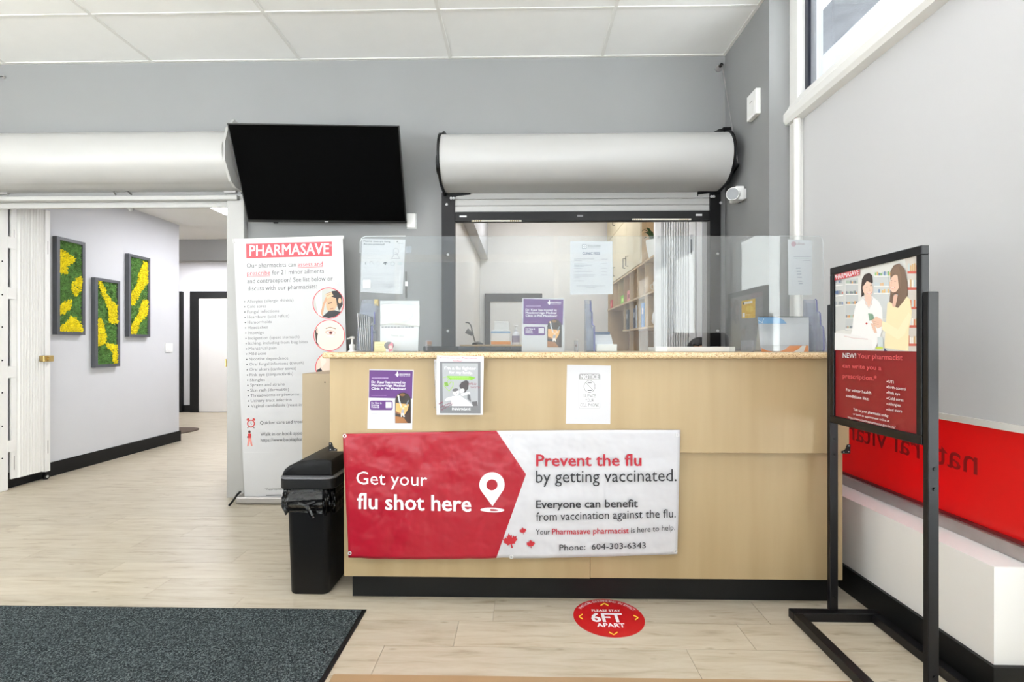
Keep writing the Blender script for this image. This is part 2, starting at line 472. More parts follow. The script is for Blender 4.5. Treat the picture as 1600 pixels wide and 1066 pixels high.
for k in range(k0, k1):
    y0 = 2.022 + k * PW
    xa, xb = (XL, 1.95) if y0 < DW - 0.1 else (-7.5, 1.9)
    j = known.get(k, random.uniform(0, PL))
    xs = [xa] + [x for x in sorted(j + PL * q for q in range(-9, 4)) if xa + 0.12 < x < xb - 0.12] + [xb]
    for x0, x1 in zip(xs, xs[1:]):
        x0, x1 = round(x0, 2), round(x1, 2)
        if 1.2 < y0 < 4.7 and x1 > -5.4: plank(x0, x1, y0)
        else: box(stuff, x0, x1 - 0.0016, y0 + 0.0008, y0 + PW - 0.0008, -0.006, 0.0)
obj('planks', stuff, M_floor, fl)['kind'] = 'stuff'

# ceiling: slab, lay-in tiles one by one, grid of tee bars, lamp panels
ce = struct('ceiling', bx(XL - 0.1, 2.1, YB - 0.2, 4.14, CEIL + 0.03, CEIL + 0.13), M_tile, label='white suspended ceiling of lay-in tiles')
gx = [XL, -5.46, -4.24, -3.02, -1.80, -0.58, 0.64, XR]
gy = [DW, 3.437]
while gy[-1] - 0.61 > YB: gy.append(round(gy[-1] - 0.61, 3))
gy.append(YB)
lamp_cells = {(1, 5), (4, 4), (6, 4), (1, 8), (4, 8), (6, 8)}
tile_me = {}
grid = B()
for i in range(len(gx) - 1):
    for j in range(len(gy) - 1):
        if (i, j) in lamp_cells: continue
        w, d = round(gx[i + 1] - gx[i] - 0.02, 3), round(gy[j] - gy[j + 1] - 0.02, 3)
        if (w, d) not in tile_me:
            bm = box(B(), 0, w, 0, d, 0.003, 0.02)
            me = bpy.data.meshes.new('ceiling_tile'); bmesh.ops.recalc_face_normals(bm, faces=bm.faces); bm.to_mesh(me); bm.free(); me.materials.append(M_tile)
            tile_me[(w, d)] = me
        o = bpy.data.objects.new('ceiling_tile', tile_me[(w, d)]); link(o, ce); o.location = (gx[i] + 0.01, gy[j + 1] + 0.01, CEIL)
for x in gx[1:-1]: box(grid, x - 0.012, x + 0.012, YB, DW, CEIL - 0.002, CEIL + 0.003)
for y in gy[1:-1]: box(grid, XL, XR, y - 0.012, y + 0.012, CEIL - 0.0015, CEIL + 0.0035)
box(grid, XR - 0.022, XR, 3.31, DW, CEIL - 0.002, CEIL + 0.003); box(grid, XL, XR, DW - 0.022, DW, CEIL - 0.0025, CEIL + 0.003)
obj('grid_bars', grid, M_grid, ce)
struct('trim_1', bx(XR, 1.95, YB, 3.31, CEIL - 0.04, CEIL + 0.03), M_white, label='white soffit above the window recess')
M_lamp = emit('lamp_diffuser', (249, 248, 255), TROFFER)
def troffer(x0, x1, y0, y1, z, label, m=M_lamp, group='recessed ceiling lamps over the waiting area'):
    t = thing('ceiling_lamp', label, 'ceiling lamp', ((x0 + x1) / 2, (y0 + y1) / 2, z), group)
    f = B()
    for a in ((x0, x1, y0, y0 + 0.03), (x0, x1, y1 - 0.03, y1), (x0, x0 + 0.03, y0 + 0.03, y1 - 0.03), (x1 - 0.03, x1, y0 + 0.03, y1 - 0.03)): box(f, *a, z - 0.004, z + 0.02)
    obj('frame', f, M_winfr, t)
    obj('diffuser', bx(x0 + 0.03, x1 - 0.03, y0 + 0.03, y1 - 0.03, z + 0.004, z + 0.012), m, t)
for (i, j) in sorted(lamp_cells):
    troffer(gx[i] + 0.01, gx[i + 1] - 0.01, gy[j + 1] + 0.01, gy[j] - 0.01, CEIL, 'recessed ceiling lamp over the waiting area, %s of the %s row' % ({1: 'left one', 4: 'middle one', 6: 'right one'}[i], 'nearer' if j < 6 else 'farther'))

# back wall with the corridor opening and the service window
wb = B()
for a in ((XL, -4.45, 0, CEIL), (-4.45, -2.33, 2.42, CEIL), (-2.33, -0.56, 0, CEIL), (-0.56, 1.48, 2.48, CEIL), (-0.56, 1.48, 0, 1.0), (1.48, 1.95, 0, CEIL)):
    box(wb, a[0], a[1], DW, DW + 0.12, a[2], a[3])
struct('wall_back', wb, M_wall, label='grey painted wall with the service window')
struct('wall_left', bx(XL - 0.12, XL, 1.4, DW + 0.12, 0, CEIL), M_white)
# right wall: pier, low sill wall, window recess
wr = B()
box(wr, XR, 1.95, 3.31, DW, 0, CEIL)
struct('wall_right', wr, M_wall, label='grey pier beside the window recess')
struct('wall_right_sill', bx(XR, 1.95, 1.748, 3.31, 0, 0.461), M_white, label='low white wall with a ledge under the window')
bb = B()
prism(bb, [(XR - 0.016, 4.02), (XR - 0.016, 1.732), (1.95, 1.732), (1.95, 1.748), (XR, 1.748), (XR, 4.02)], 'Z', 0, 0.125)
struct('baseboard_right', bb, M_black, label='black baseboard along the low white wall')
# storefront glazing behind the viewer
def storefront(name, axis, a0, a1, c, n):
    fr = B(); gl = B()
    def bxx(bm, p0, p1, z0, z1, t):
        if axis == 'Y': box(bm, c - t, c + t, p0, p1, z0, z1)
        else: box(bm, p0, p1, c - t, c + t, z0, z1)
    bxx(fr, a0, a1, 0, 0.12, 0.04); bxx(fr, a0, a1, 2.66, 2.78, 0.04); bxx(fr, a0, a1, 3.30, CEIL, 0.06)
    for k in range(n + 1):
        p = a0 + (a1 - a0) * k / n
        bxx(fr, max(a0, p - 0.04), min(a1, p + 0.04), 0.12, 3.30, 0.04)
    o = struct(name, fr, M_winfr, label='white storefront glazing')
    for k in range(n):
        p0 = a0 + (a1 - a0) * k / n + 0.04; p1 = a0 + (a1 - a0) * (k + 1) / n - 0.04
        for z0, z1 in ((0.12, 2.66), (2.78, 3.30)):
            g = B(); bxx(g, p0, p1, z0, z1, 0.004); obj('pane', g, M_glass, o)
we = B(); box(we, 1.90, 2.0, -0.4, 0.50, 0, CEIL); box(we, 1.90, 2.0, 1.42, 1.732, 0, CEIL); box(we, 1.90, 2.0, 0.50, 1.42, 2.25, CEIL)
struct('wall_right_entry', we, M_white)
de = tag(bpy.data.objects.new('door_4', None), 'glazed entry door on the right behind the viewer', kind='structure'); C.objects.link(de)
f = B(); box(f, 1.92, 1.97, 0.50, 0.58, 0, 2.25); box(f, 1.92, 1.97, 1.34, 1.42, 0, 2.25); box(f, 1.92, 1.97, 0.58, 1.34, 2.15, 2.25); box(f, 1.92, 1.97, 0.58, 1.34, 0, 0.2); box(f, 1.92, 1.97, 0.58, 1.34, 1.02, 1.12)
obj('door_frame', f, M_winfr, de); obj('pane', bx(1.943, 1.949, 0.58, 1.34, 1.12, 2.15), M_glass, de); obj('pane', bx(1.943, 1.949, 0.58, 1.34, 0.2, 1.02), M_glass, de)
struct('wall_street_added', bx(14.0, 14.4, -58, 18, -0.12, 9.0), mat('render_pale', (196, 194, 188), 0.9, var=0.05, scale=1), label='added pale sunlit facade across the street, reflected in the shield')  # facade added and sized so its bright face reflects in the shield
storefront('window_2', 'Y', YB, -0.4, 1.93, 3)
struct('ground', bx(-30, 30, -60, 30, -0.4, -0.12), mat('pavement', (184, 184, 184), 0.9, var=0.1, scale=2), label='sunlit pavement outside')
storefront('window_added_left', 'Y', YB, 1.4, XL, 4)  # left glazing added, out of view, to light the room from that side
storefront('window_3', 'X', XL, 1.93, YB, 6)

# window_1: film covered window in the recess on the right
XW = 1.785
w1 = tag(bpy.data.objects.new('window_1', None), 'tall window on the right with white film, red film band and clear transom', kind='structure'); C.objects.link(w1)
f = B()
box(f, XW - 0.035, XW + 0.07, 3.212, 3.31, 0.461, CEIL - 0.04, 0.006)
obj('jamb', f, M_winfr, w1)
obj('glazing_bead', tube(B(), (XW - 0.04, 3.205, 0.95), (XW - 0.04, 3.205, 2.66), 0.022, 14), M_winfr, w1, True)
f = B(); prism(f, [(XW + 0.07, 2.665), (XW - 0.06, 2.665), (XW - 0.075, 2.69), (XW - 0.075, 2.735), (XW - 0.045, 2.765), (XW - 0.03, 2.81), (XW + 0.07, 2.81)], 'Y', 1.70, 3.31, 0.004)
obj('transom_bar', f, M_winfr, w1)
obj('mullion', bx(XW + 0.02, XW + 0.09, 1.66, 1.75, 0.461, CEIL - 0.04), M_winfr, w1)
obj('gasket', bx(XW + 0.012, XW + 0.05, 3.178, 3.214, 2.81, CEIL - 0.04), M_navy, w1)
obj('outer_frame', bx(XW + 0.03, XW + 0.07, 3.118, 3.178, 2.81, CEIL - 0.04), mat('frame_grey', (170, 174, 182), 0.35, 0.3, var=0.02), w1)
obj('pane', bx(XW + 0.04, XW + 0.046, 1.75, 3.13, 2.81, CEIL - 0.04), M_glass, w1)
obj('film', bx(XW, XW + 0.012, 1.75, 3.22, 0.935, 2.67), M_film, w1, label='white film on the glass')
obj('rail', bx(XW - 0.012, XW + 0.02, 1.75, 3.22, 0.910, 0.936), M_winfr, w1)
redfilm = obj('red_film', bx(XW + 0.004, XW + 0.014, 1.75, 3.22, 0.50, 0.912), backlit(mat('red_film', (212, 24, 28), 0.3, var=0.03, scale=3), (225, 20, 24), 0.25), w1, label='red film with mirrored lettering')
obj('sill_rail', bx(XW - 0.03, XW + 0.02, 1.75, 3.22, 0.461, 0.512, 0.003), M_alu, w1)
obj('sill_shade_strip', bx(XW - 0.012, XW + 0.02, 1.75, 3.22, 0.512, 0.522), mat('shade_dark_red', (110, 16, 22), 0.5, var=0.1), w1)  # dark red strip stands in for the shade line above the sill rail
k = Ink('X', XW + 0.004)
LR = (140, 8, 14)
k.text('natural vitamins', 1527, 742.5, 1285, 674, 40, LR, 0.01)
k.done('lettering', redfilm)
# concrete canopy outside, seen through the clear transom
solo('canopy', bx(1.96, 2.46, 0.5, 6.5, 3.60, 3.85), M_conc, 'grey concrete canopy outside above the clear upper window', 'canopy', (2.2, 3.5, 3.60))

# corridor behind the left opening
CZ = 2.78
struct('wall_corridor_left', bx(-4.56, -4.42, 4.14, 6.34, 0, CZ), M_wall2, label='pale grey corridor wall with three moss panels')
struct('baseboard_corridor', bx(-4.42, -4.405, 4.14, 6.355, 0, 0.13), M_black, label='black baseboard of the corridor wall')
struct('wall_corridor_far', bx(-7.6, -1.95, 9.12, 9.24, 0, CZ), M_wall2, label='pale wall at the far end of the corridor')
struct('wall_corridor_right', bx(-2.05, -1.93, 4.14, 9.12, 0, CZ), M_wall2)
struct('wall_corridor_side', bx(-7.7, -7.58, 4.14, 9.12, 0, CZ), M_wall2)
struct('ceiling_corridor', bx(-7.7, -1.93, 4.14, 9.24, CZ, CZ + 0.08), M_white, label='white ceiling of the corridor')
struct('trim_2', bx(-7.58, -2.05, 7.2, 7.35, 2.472, CZ), M_wall, label='grey bulkhead across the corridor')
struct('baseboard_far', bx(-6.27, -6.114, 9.105, 9.12, 0, 0.13), M_black)
d1 = tag(bpy.data.objects.new('door_1', None), 'white door in a black frame at the end of the corridor', kind='structure'); C.objects.link(d1)
f = B(); box(f, -6.114, -5.958, 9.06, 9.12, 0, 2.228); box(f, -5.958, -4.95, 9.06, 9.12, 2.108, 2.228); box(f, -5.05, -4.95, 9.06, 9.12, 0, 2.108)
obj('door_frame', f, M_black, d1)
obj('door_leaf', bx(-5.958, -5.05, 9.08, 9.12, 0.01, 2.108), M_white, d1)
d2 = tag(bpy.data.objects.new('door_2', None), 'second black door frame beside the corridor wall corner', kind='structure'); C.objects.link(d2)
f = B(); box(f, -6.36, -6.27, 9.06, 9.12, 0, 2.228); box(f, -7.3, -6.36, 9.06, 9.12, 2.108, 2.228); box(f, -7.4, -7.3, 9.06, 9.12, 0, 2.228)
obj('door_frame', f, M_black, d2); obj('door_leaf', bx(-7.3, -6.36, 9.09, 9.12, 0.01, 2.108), M_wall, d2)
M_lamp2 = emit('lamp_diffuser_corridor', (250, 249, 255), 28.0)
troffer(-3.52, -2.91, 5.40, 6.62, CZ - 0.012, 'square white ceiling lamp lit in the corridor', M_lamp2, None)
troffer(-6.2, -5.0, 8.0, 8.6, CZ - 0.012, 'added ceiling lamp, out of view beyond the corridor bulkhead', M_lamp2, None)  # unseen lamp added to brighten the corridor
# doormat end in the side passage
bm = B(); prism(bm, [(p[0], p[1]) for p in rrect(-5.15, 7.05, 0.9, 0.55, 0.22, 6)], 'Z', 0.0, 0.012)
solo('doormat', bm, mat('doormat_brown', (92, 78, 66), 0.95, var=0.2, scale=60), 'small brown rounded doormat past the corridor corner', 'mat', (-5.15, 7.05, 0))

# dispensary behind the service window
PZ = 3.54
struct('wall_dispensary_left', bx(-0.82, -0.70, 4.14, 8.3, 0, PZ), M_white)
struct('trim_3', bx(-0.70, -0.57, 4.14, 8.3, 2.67, PZ), M_wall2, label='pale bulkhead along the dispensary wall')
struct('wall_dispensary_far', bx(-0.82, 1.95, 8.3, 8.42, 0, PZ), M_white, label='white far wall of the dispensary')
struct('wall_dispensary_right', bx(1.83, 1.95, 4.14, 8.3, 0, PZ), M_wall2)
struct('ceiling_dispensary', bx(-0.82, 1.95, 4.14, 8.42, PZ, PZ + 0.08), M_white)
d3 = tag(bpy.data.objects.new('door_3', None), 'white door with dark frame at the back of the dispensary', kind='structure'); C.objects.link(d3)
M_dkfr = mat('door_frame_grey', (84, 80, 76), 0.5, var=0.05)
f = B(); box(f, -0.62, -0.53, 8.24, 8.3, 0, 2.09); box(f, -0.53, 0.25, 8.24, 8.3, 1.96, 2.09); box(f, 0.25, 0.33, 8.24, 8.3, 0, 2.09)
obj('door_frame', f, M_dkfr, d3); obj('door_leaf', bx(-0.53, 0.25, 8.26, 8.3, 0.01, 1.96), M_white, d3)
M_lamp3 = emit('lamp_diffuser_dispensary', (252, 252, 255), 16.0)
troffer(0.0, 1.2, 4.22, 4.82, PZ - 0.012, 'ceiling lamp over the dispensary desk', M_lamp3, 'ceiling lamps in the dispensary')
troffer(-0.2, 1.0, 6.7, 7.3, PZ - 0.012, 'ceiling lamp at the back of the dispensary', M_lamp3, 'ceiling lamps in the dispensary')

# ================================================================== RECEPTION COUNTER
ct = thing('reception_counter', 'maple laminate reception counter with black kick base', 'counter', (0.3, 2.6, 0))
obj('carcass', bx(-0.84, 1.48, 2.372, 2.90, 0.13, 1.163), M_tan, ct)
obj('upper_panel', bx(-0.902, 1.499, 2.32, 2.352, 0.727, 1.163, 0.0015, 1), M_counter, ct)
obj('lower_panel', bx(-0.846, 0.318, 2.352, 2.372, 0.128, 0.725, 0.001, 1), M_counter, ct)
obj('lower_panel', bx(0.3195, 1.489, 2.352, 2.372, 0.131, 0.725, 0.001, 1), M_counter, ct)
obj('kick_base', bx(-0.828, 1.50, 2.42, 2.86, 0, 0.13), M_black, ct)
def plate(x, sgn):
    pts = [(0, 0)]
    pts += [(0.038, 0), (0.038, 0.010)]
    for q in range(7):
        a = math.radians(270 - 90 * q / 6)
        pts.append((0.038 + 0.022 * math.cos(a), 0.032 + 0.022 * math.sin(a)))
    pts += [(0.012, 0.040), (0, 0.040)]
    bm = prism(B(), [(x + sgn * p[0], 0.729 + p[1]) for p in pts], 'Y', 2.315, 2.32)
    o = obj('corner_plate', bm, M_steelb, ct, label='black metal corner plate')
    for dx, dz in ((0.008, 0.008), (0.03, 0.006), (0.007, 0.034)): obj('screw', tube(B(), (x + sgn * dx, 2.3135, 0.729 + dz), (x + sgn * dx, 2.316, 0.729 + dz), 0.0025, 8), M_chrome, o)
plate(-0.904, 1); plate(1.501, -1)
solo('countertop', bx(-0.925, 1.60, 2.28, 2.95, 1.163, 1.191, 0.011, 4), M_top, 'speckled beige laminate countertop with rounded front edge', 'countertop', (0.3, 2.6, 1.163), smooth=True)
# side wing
t = thing('side_cabinet', 'low tan side cabinet left of the counter behind the bin', 'cabinet', (-1.02, 3.2, 0))
obj('body', bx(-1.268, -0.86, 2.895, 3.55, 0, 1.04), M_tan, t)
obj('end_panel', bx(-1.278, -0.86, 2.875, 2.895, 0, 1.06, 0.001, 1), M_tan, t)
obj('worktop', bx(-1.278, -0.86, 2.895, 3.56, 1.04, 1.06), M_tan, t)
obj('screw_cap', tube(B(), (-1.145, 2.873, 1.01), (-1.145, 2.8752, 1.01), 0.004, 8), M_black, t)

# ================================================================== ROLL SHUTTER OVER THE SERVICE WINDOW
def hood(bm, x0, x1, yc, zc, r, yback, n=20, fl=0.03, start=95):
    pts = [(yback, zc + r)]
    for q in range(n + 1):
        a = math.radians(90 + 180 * q / n)
        pts.append((yc + r * math.cos(a), zc + r * math.sin(a)))
    pts += [(yc + 0.03, zc - r - fl), (yback, zc - r - fl)]
    return prism(bm, pts, 'X', x0, x1)
sh = thing('roller_shutter', 'white roll shutter with black side guides over the service window', 'shutter', (0.46, 3.95, 1.0))
obj('barrel_cover', hood(B(), -0.605, 1.525, 3.82, 2.635, 0.194, 4.015, fl=0.006), M_steelw, sh, True)
for x, e in ((-0.622, -1), (1.527, 1)):
    pts = [(4.018, 2.40), (4.018, 2.93)]
    pts += [(3.90, 2.905)]
    for q in range(13):
        a = math.radians(88 + 185 * q / 12)
        pts.append((3.82 + 0.207 * math.cos(a), 2.635 + 0.207 * math.sin(a)))
    obj('end_plate', prism(B(), pts, 'X', x, x + 0.014), M_steelb, sh)
obj('bearing', tube(B(), (-0.655, 3.84, 2.62), (-0.62, 3.84, 2.62), 0.075, 20), M_steelb, sh, True)
m = B(); box(m, 1.541, 1.60, 3.86, 4.018, 2.85, 2.90); box(m, 1.541, 1.575, 3.78, 4.0, 2.56, 2.74)
obj('motor_bracket', m, M_steelb, sh)
obj('brace', hexa(B(), [(1.541, 3.86, 2.43), (1.612, 3.74, 2.56), (1.612, 3.74, 2.58), (1.541, 3.86, 2.45)], (0, 0.05, 0)), M_steelb, sh)
for x0, x1 in ((-0.640, -0.535), (1.474, 1.560)):
    g = B(); box(g, x0, x1, 3.952, 4.018, 1.0, 2.44, 0.002, 1)
    gd = obj('guide_rail', g, M_steelb, sh)
    left = x0 < 0
    for dx, z in ((0.075 if left else 0.03, 2.395), (0.095 if left else 0.012, 2.395), (0.04 if left else 0.085, 2.345), (0.05 if left else 0.06, 1.945), (0.05 if left else 0.06, 1.34)):
        obj('bolt', tube(B(), (x0 + dx, 3.952, z), (x0 + dx, 3.944, z), 0.0115, 12, 0.007), M_chrome, gd)
for x0, x1 in ((-0.56, -0.41), (1.38, 1.48)):
    obj('guide_flare', prism(B(), [(x0, 2.44), (x1, 2.44), (x1, 2.425), (x0 + 0.05 if x0 < 0 else x0, 2.415), (x0, 2.40)], 'Y', 3.95, 3.965), M_steelb, sh)
obj('gap_shade_bar', bx(-0.535, 1.474, 3.958, 3.972, 2.442, 2.470), M_steelb, sh)  # black bar stands in for the shadow between barrel cover and slats
zs = [2.285, 2.337, 2.389, 2.441]
for a, b in zip(zs, zs[1:] ):
    obj('slat', prism(B(), [(3.972, a + 0.001), (3.966, a + 0.006), (3.966, b - 0.006), (3.972, b - 0.001), (3.985, b - 0.001), (3.985, a + 0.001)], 'X', -0.535, 1.474), M_steelw, sh)
bar = obj('bottom_bar', bx(-0.533, 1.472, 3.945, 3.99, 2.205, 2.283, 0.003, 1), M_steelb, sh)
k = Ink('Y', 3.945)
for x0, x1, y0 in ((737, 815, 345.3), (988, 1080, 342.8)):
    k.rect(x0, y0 - 1.1, x1, y0 + 1.0, (226, 222, 205))
    for q in range(5):
        k.rect(x0 + 1 + q * 3, y0 - 0.9, x0 + 2.4 + q * 3, y0 + 0.8, (150, 120, 40)); k.rect(x1 - 18 + q * 3, y0 - 0.9, x1 - 16.6 + q * 3, y0 + 0.8, (150, 120, 40))
    k.flush('warning_sticker', bar)
for a_ in ((718, 337.0, 729, 339.5, (210, 210, 210)), (902, 336, 911, 339, (120, 120, 120)), (1087, 334.5, 1097, 337.5, (210, 210, 210))): k.rect(*a_); k.flush('plate', bar)
# steel cable holding the shutter bracket
cb = thing('safety_cable', 'thin steel cable from the wall eye down to the shutter bracket', 'cable', (1.565, 4.0, 3.44))
obj('wall_plate', tube(B(), (1.565, 4.02, 3.435), (1.565, 4.008, 3.435), 0.026, 18), M_alu, cb, True)
obj('eye', tube(B(), (1.575, 4.012, 3.45), (1.58, 3.985, 3.452), 0.013, 12), M_steelb, cb, True)
p0 = Vector((1.58, 3.985, 3.45)); p1 = Vector((1.605, 3.75, 2.585))
obj('wire', path(B(), [p0.lerp(p1, q / 6) for q in range(7)], 0.0022, 6), M_alu, cb)
for q in (0.08, 0.13, 0.18, 0.95):
    c = p0.lerp(p1, q); d = (p1 - p0).normalized() * 0.02; obj('clamp', tube(B(), c - d, c + d, 0.005, 8), M_alu, cb)
cb2 = thing('wall_eye', 'small dark wall eye with a cable end high on the wall at far left', 'wall hook', (-4.26, 4.01, 3.43))
obj('plate', tube(B(), (-4.26, 4.02, 3.43), (-4.26, 4.01, 3.43), 0.014, 12), M_alu, cb2); obj('wire', path(B(), [(-4.26, 4.008, 3.432), (-4.30, 3.99, 3.425), (-4.36, 3.96, 3.39)], 0.003, 6), M_steelb, cb2)

# ================================================================== LEFT ROLL SHUTTER AND FOLDING GATE
s2 = thing('roller_shutter', 'wide white roll shutter box over the corridor opening', 'shutter', (-3.3, 3.95, 2.36))
obj('barrel_cover', hood(B(), -5.9, -2.225, 3.85, 2.68, 0.2, 4.018, fl=0.012), M_steelw, s2, True)
e = B(); prism(e, [(4.018, 2.44), (4.018, 2.955), (3.78, 2.955), (3.70, 2.86), (3.66, 2.74), (3.66, 2.60), (3.74, 2.47), (3.80, 2.44)], 'X', -2.225, -2.205)
obj('end_plate', e, M_steelw, s2)
obj('end_box', bx(-2.205, -2.15, 3.90, 4.018, 2.50, 2.86, 0.004, 1), M_steelw, s2)
obj('slot_strip', bx(-4.40, -2.27, 3.985, 4.018, 2.425, 2.50), mat('steel_grey_paint', (150, 149, 147), 0.4, var=0.02), s2)
obj('bottom_bar', bx(-4.40, -2.27, 3.93, 4.0, 2.390, 2.425, 0.005, 2), M_steelw, s2)
obj('head_trim', bx(-4.345, -2.38, 3.99, 4.018, 2.345, 2.389, 0.002, 1), M_steelw, s2)
h = B(); xh = -3.24; path(h, [(xh - 0.06, 3.985, 2.448), (xh - 0.05, 3.945, 2.475), (xh - 0.02, 3.94, 2.484), (xh + 0.03, 3.94, 2.484), (xh + 0.06, 3.945, 2.475), (xh + 0.07, 3.985, 2.448)], 0.007, 8)
obj('handle', h, M_alu, s2, True)
for x in (-4.24, -2.36): obj('latch', bx(x - 0.04, x + 0.06, 3.965, 3.99, 2.452, 2.472, 0.003, 1), M_alu, s2)
obj('guide_rail', bx(-2.375, -2.235, 3.965, 4.019, 0, 2.44, 0.003, 1), M_steelw, s2)
obj('ring_stop', tube(B(), (-3.22, 4.03, 2.36), (-3.22, 4.05, 2.345), 0.022, 14), M_steelw, s2, True)

g = thing('folding_gate', 'white accordion folding gate stacked against the corridor opening at far left', 'gate', (-4.37, 4.3, 0))
po = obj('post', bx(-4.44, -4.348, 4.03, 4.138, 0, 2.415, 0.006, 2), M_white, g)
for z in (0.28, 0.55, 0.83, 1.10, 1.38, 1.65, 1.93): obj('rivet', tube(B(), (-4.347, 4.085, z), (-4.3445, 4.085, z), 0.006, 8), M_steelb, po)
for z in (0.32, 0.95, 1.62, 2.05): obj('hinge', bx(-4.352, -4.345, 4.13, 4.20, z, z + 0.10, 0.002, 1), M_white, g)
obj('panel', bx(-4.37, -4.352, 4.165, 4.215, 0.085, 2.455, 0.003, 1), M_white, g)
yy = 4.215
for q in range(9):
    y0, y1 = yy + q * 0.026, yy + (q + 1) * 0.026
    pts = [(-4.352, y0), (-4.340, y0 + 0.010), (-4.340, y0 + 0.017), (-4.350, y1 - 0.005), (-4.372, y1 - 0.005), (-4.372, y0)]
    obj('panel', prism(B(), pts, 'Z', 0.085, 2.455), M_white, g)
ep = obj('end_post', bx(-4.375, -4.335, 4.452, 4.50, 0.075, 2.46, 0.003, 1), M_white, g)
for y, z in ((4.475, 0.30), (4.475, 2.12), (4.19, 0.22), (4.19, 2.16)): obj('slot', bx(-4.338 if y > 4.3 else -4.355, -4.334 if y > 4.3 else -4.351, y - 0.003, y + 0.003, z - 0.06, z + 0.06), M_alu, g)
lk = obj('lock', bx(-4.345, -4.30, 4.40, 4.50, 1.08, 1.135, 0.004, 1), M_brass, g, label='brass lock')
obj('cylinder', tube(B(), (-4.30, 4.45, 1.107), (-4.285, 4.45, 1.107), 0.018, 14), M_brass, lk, True)
cs = obj('caster', tube(B(), (-4.37, 4.478, 0.027), (-4.345, 4.478, 0.027), 0.027, 16), M_steelb, g, True)
obj('hub', tube(B(), (-4.345, 4.478, 0.027), (-4.34, 4.478, 0.027), 0.012, 12), M_chrome, cs)
obj('fork', bx(-4.372, -4.343, 4.462, 4.494, 0.03, 0.08), M_steelb, g)
gp = thing('gate_post', 'white gate receiver post with brass strike at the right of the corridor', 'post', (-2.66, 4.63, 0))
obj('post', bx(-2.752, -2.55, 4.60, 4.66, 0, 2.36), M_white, gp)
obj('strike', bx(-2.765, -2.750, 4.585, 4.605, 1.03, 1.10, 0.003, 1), M_brass, gp)

# ================================================================== TELEVISION
tv = thing('television', 'large black flat television tilted down over the roll-up banner', 'television', (-1.516, 3.729, 2.505))
R = Matrix.Translation((-1.516, 3.729, 2.505)) @ Matrix.Rotation(0.055, 4, 'Z') @ Matrix.Rotation(0.452, 4, 'X')
tw, th = 1.23, 0.707
def tvp(bm): bm.transform(R); return bm
obj('housing', tvp(bx(-tw / 2, tw / 2, 0.0, 0.022, -th / 2, th / 2, 0.003, 2)), mat('tv_bezel', (26, 26, 27), 0.3, var=0.05), tv)
obj('rear_cover', tvp(bx(-0.42, 0.42, 0.022, 0.055, -0.30, 0.12, 0.012, 2)), M_plas_b, tv)
obj('screen', tvp(bx(-tw / 2 + 0.009, tw / 2 - 0.009, -0.0015, 0.001, -th / 2 + 0.02, th / 2 - 0.009)), mat('tv_screen', (2, 2, 2), 0.7, var=0.02, spec=0.03), tv)
obj('logo', tvp(bx(-0.022, 0.006, -0.002, 0.0, -th / 2 + 0.006, -th / 2 + 0.014)), M_chrome, tv)
obj('sensor', tvp(bx(-0.42, -0.385, -0.001, 0.012, -th / 2 - 0.009, -th / 2 + 0.002, 0.002, 1)), M_plas_b, tv)
br = B(); box(br, -1.75, -1.28, 3.995, 4.019, 2.38, 2.62); box(br, -1.60, -1.57, 3.80, 4.0, 2.42, 2.58); box(br, -1.46, -1.43, 3.80, 4.0, 2.42, 2.58)
obj('wall_bracket', br, M_steelb, tv)
t = thing('cable_box', 'small white cable box on the wall at the lower right corner of the television', 'box', (-0.893, 4.0, 2.23))
obj('cover', bx(-0.927, -0.859, 3.985, 4.019, 2.172, 2.286, 0.004, 1), M_wtplas, t)
obj('base_plate', bx(-0.931, -0.855, 4.013, 4.0198, 2.168, 2.290), M_wtplas, t)
# devices on the pier
t = thing('alarm_panel', 'small white alarm keypad high on the grey pier', 'keypad', (1.61, 3.49, 2.88))
obj('case', bx(1.585, 1.6195, 3.42, 3.56, 2.80, 2.975, 0.005, 2), M_wtplas, t)
obj('keys', bx(1.5835, 1.586, 3.445, 3.535, 2.82, 2.90, 0.001, 1), M_wtplas, t)
obj('mark', bx(1.5832, 1.586, 3.475, 3.51, 2.91, 2.914), M_alu, t)
t = thing('wall_camera', 'small white security camera with round grey lens on the pier', 'camera', (1.6, 3.7, 2.32))
obj('body', bx(1.535, 1.60, 3.62, 3.74, 2.275, 2.375, 0.012, 3), M_wtplas, t, True)
obj('foot', bx(1.598, 1.6195, 3.64, 3.72, 2.285, 2.36, 0.003, 1), M_wtplas, t)
rim = obj('lens_rim', tube(B(), (1.532, 3.645, 2.315), (1.504, 3.60, 2.309), 0.045, 20), M_wtplas, t, True)
obj('lens', tube(B(), (1.504, 3.60, 2.309), (1.5015, 3.596, 2.3085), 0.040, 20), mat('lens_grey', (140, 142, 144), 0.3, var=0.05), rim)
t = thing('light_switch', 'white double light switch on the corridor wall', 'switch', (-4.415, 6.15, 1.2))
obj('plate', bx(-4.4195, -4.41, 6.09, 6.215, 1.145, 1.255, 0.002, 1), M_wtplas, t)
for y in (6.125, 6.18): obj('rocker', bx(-4.411, -4.405, y - 0.018, y + 0.018, 1.168, 1.232, 0.002, 1), M_wtplas, t)

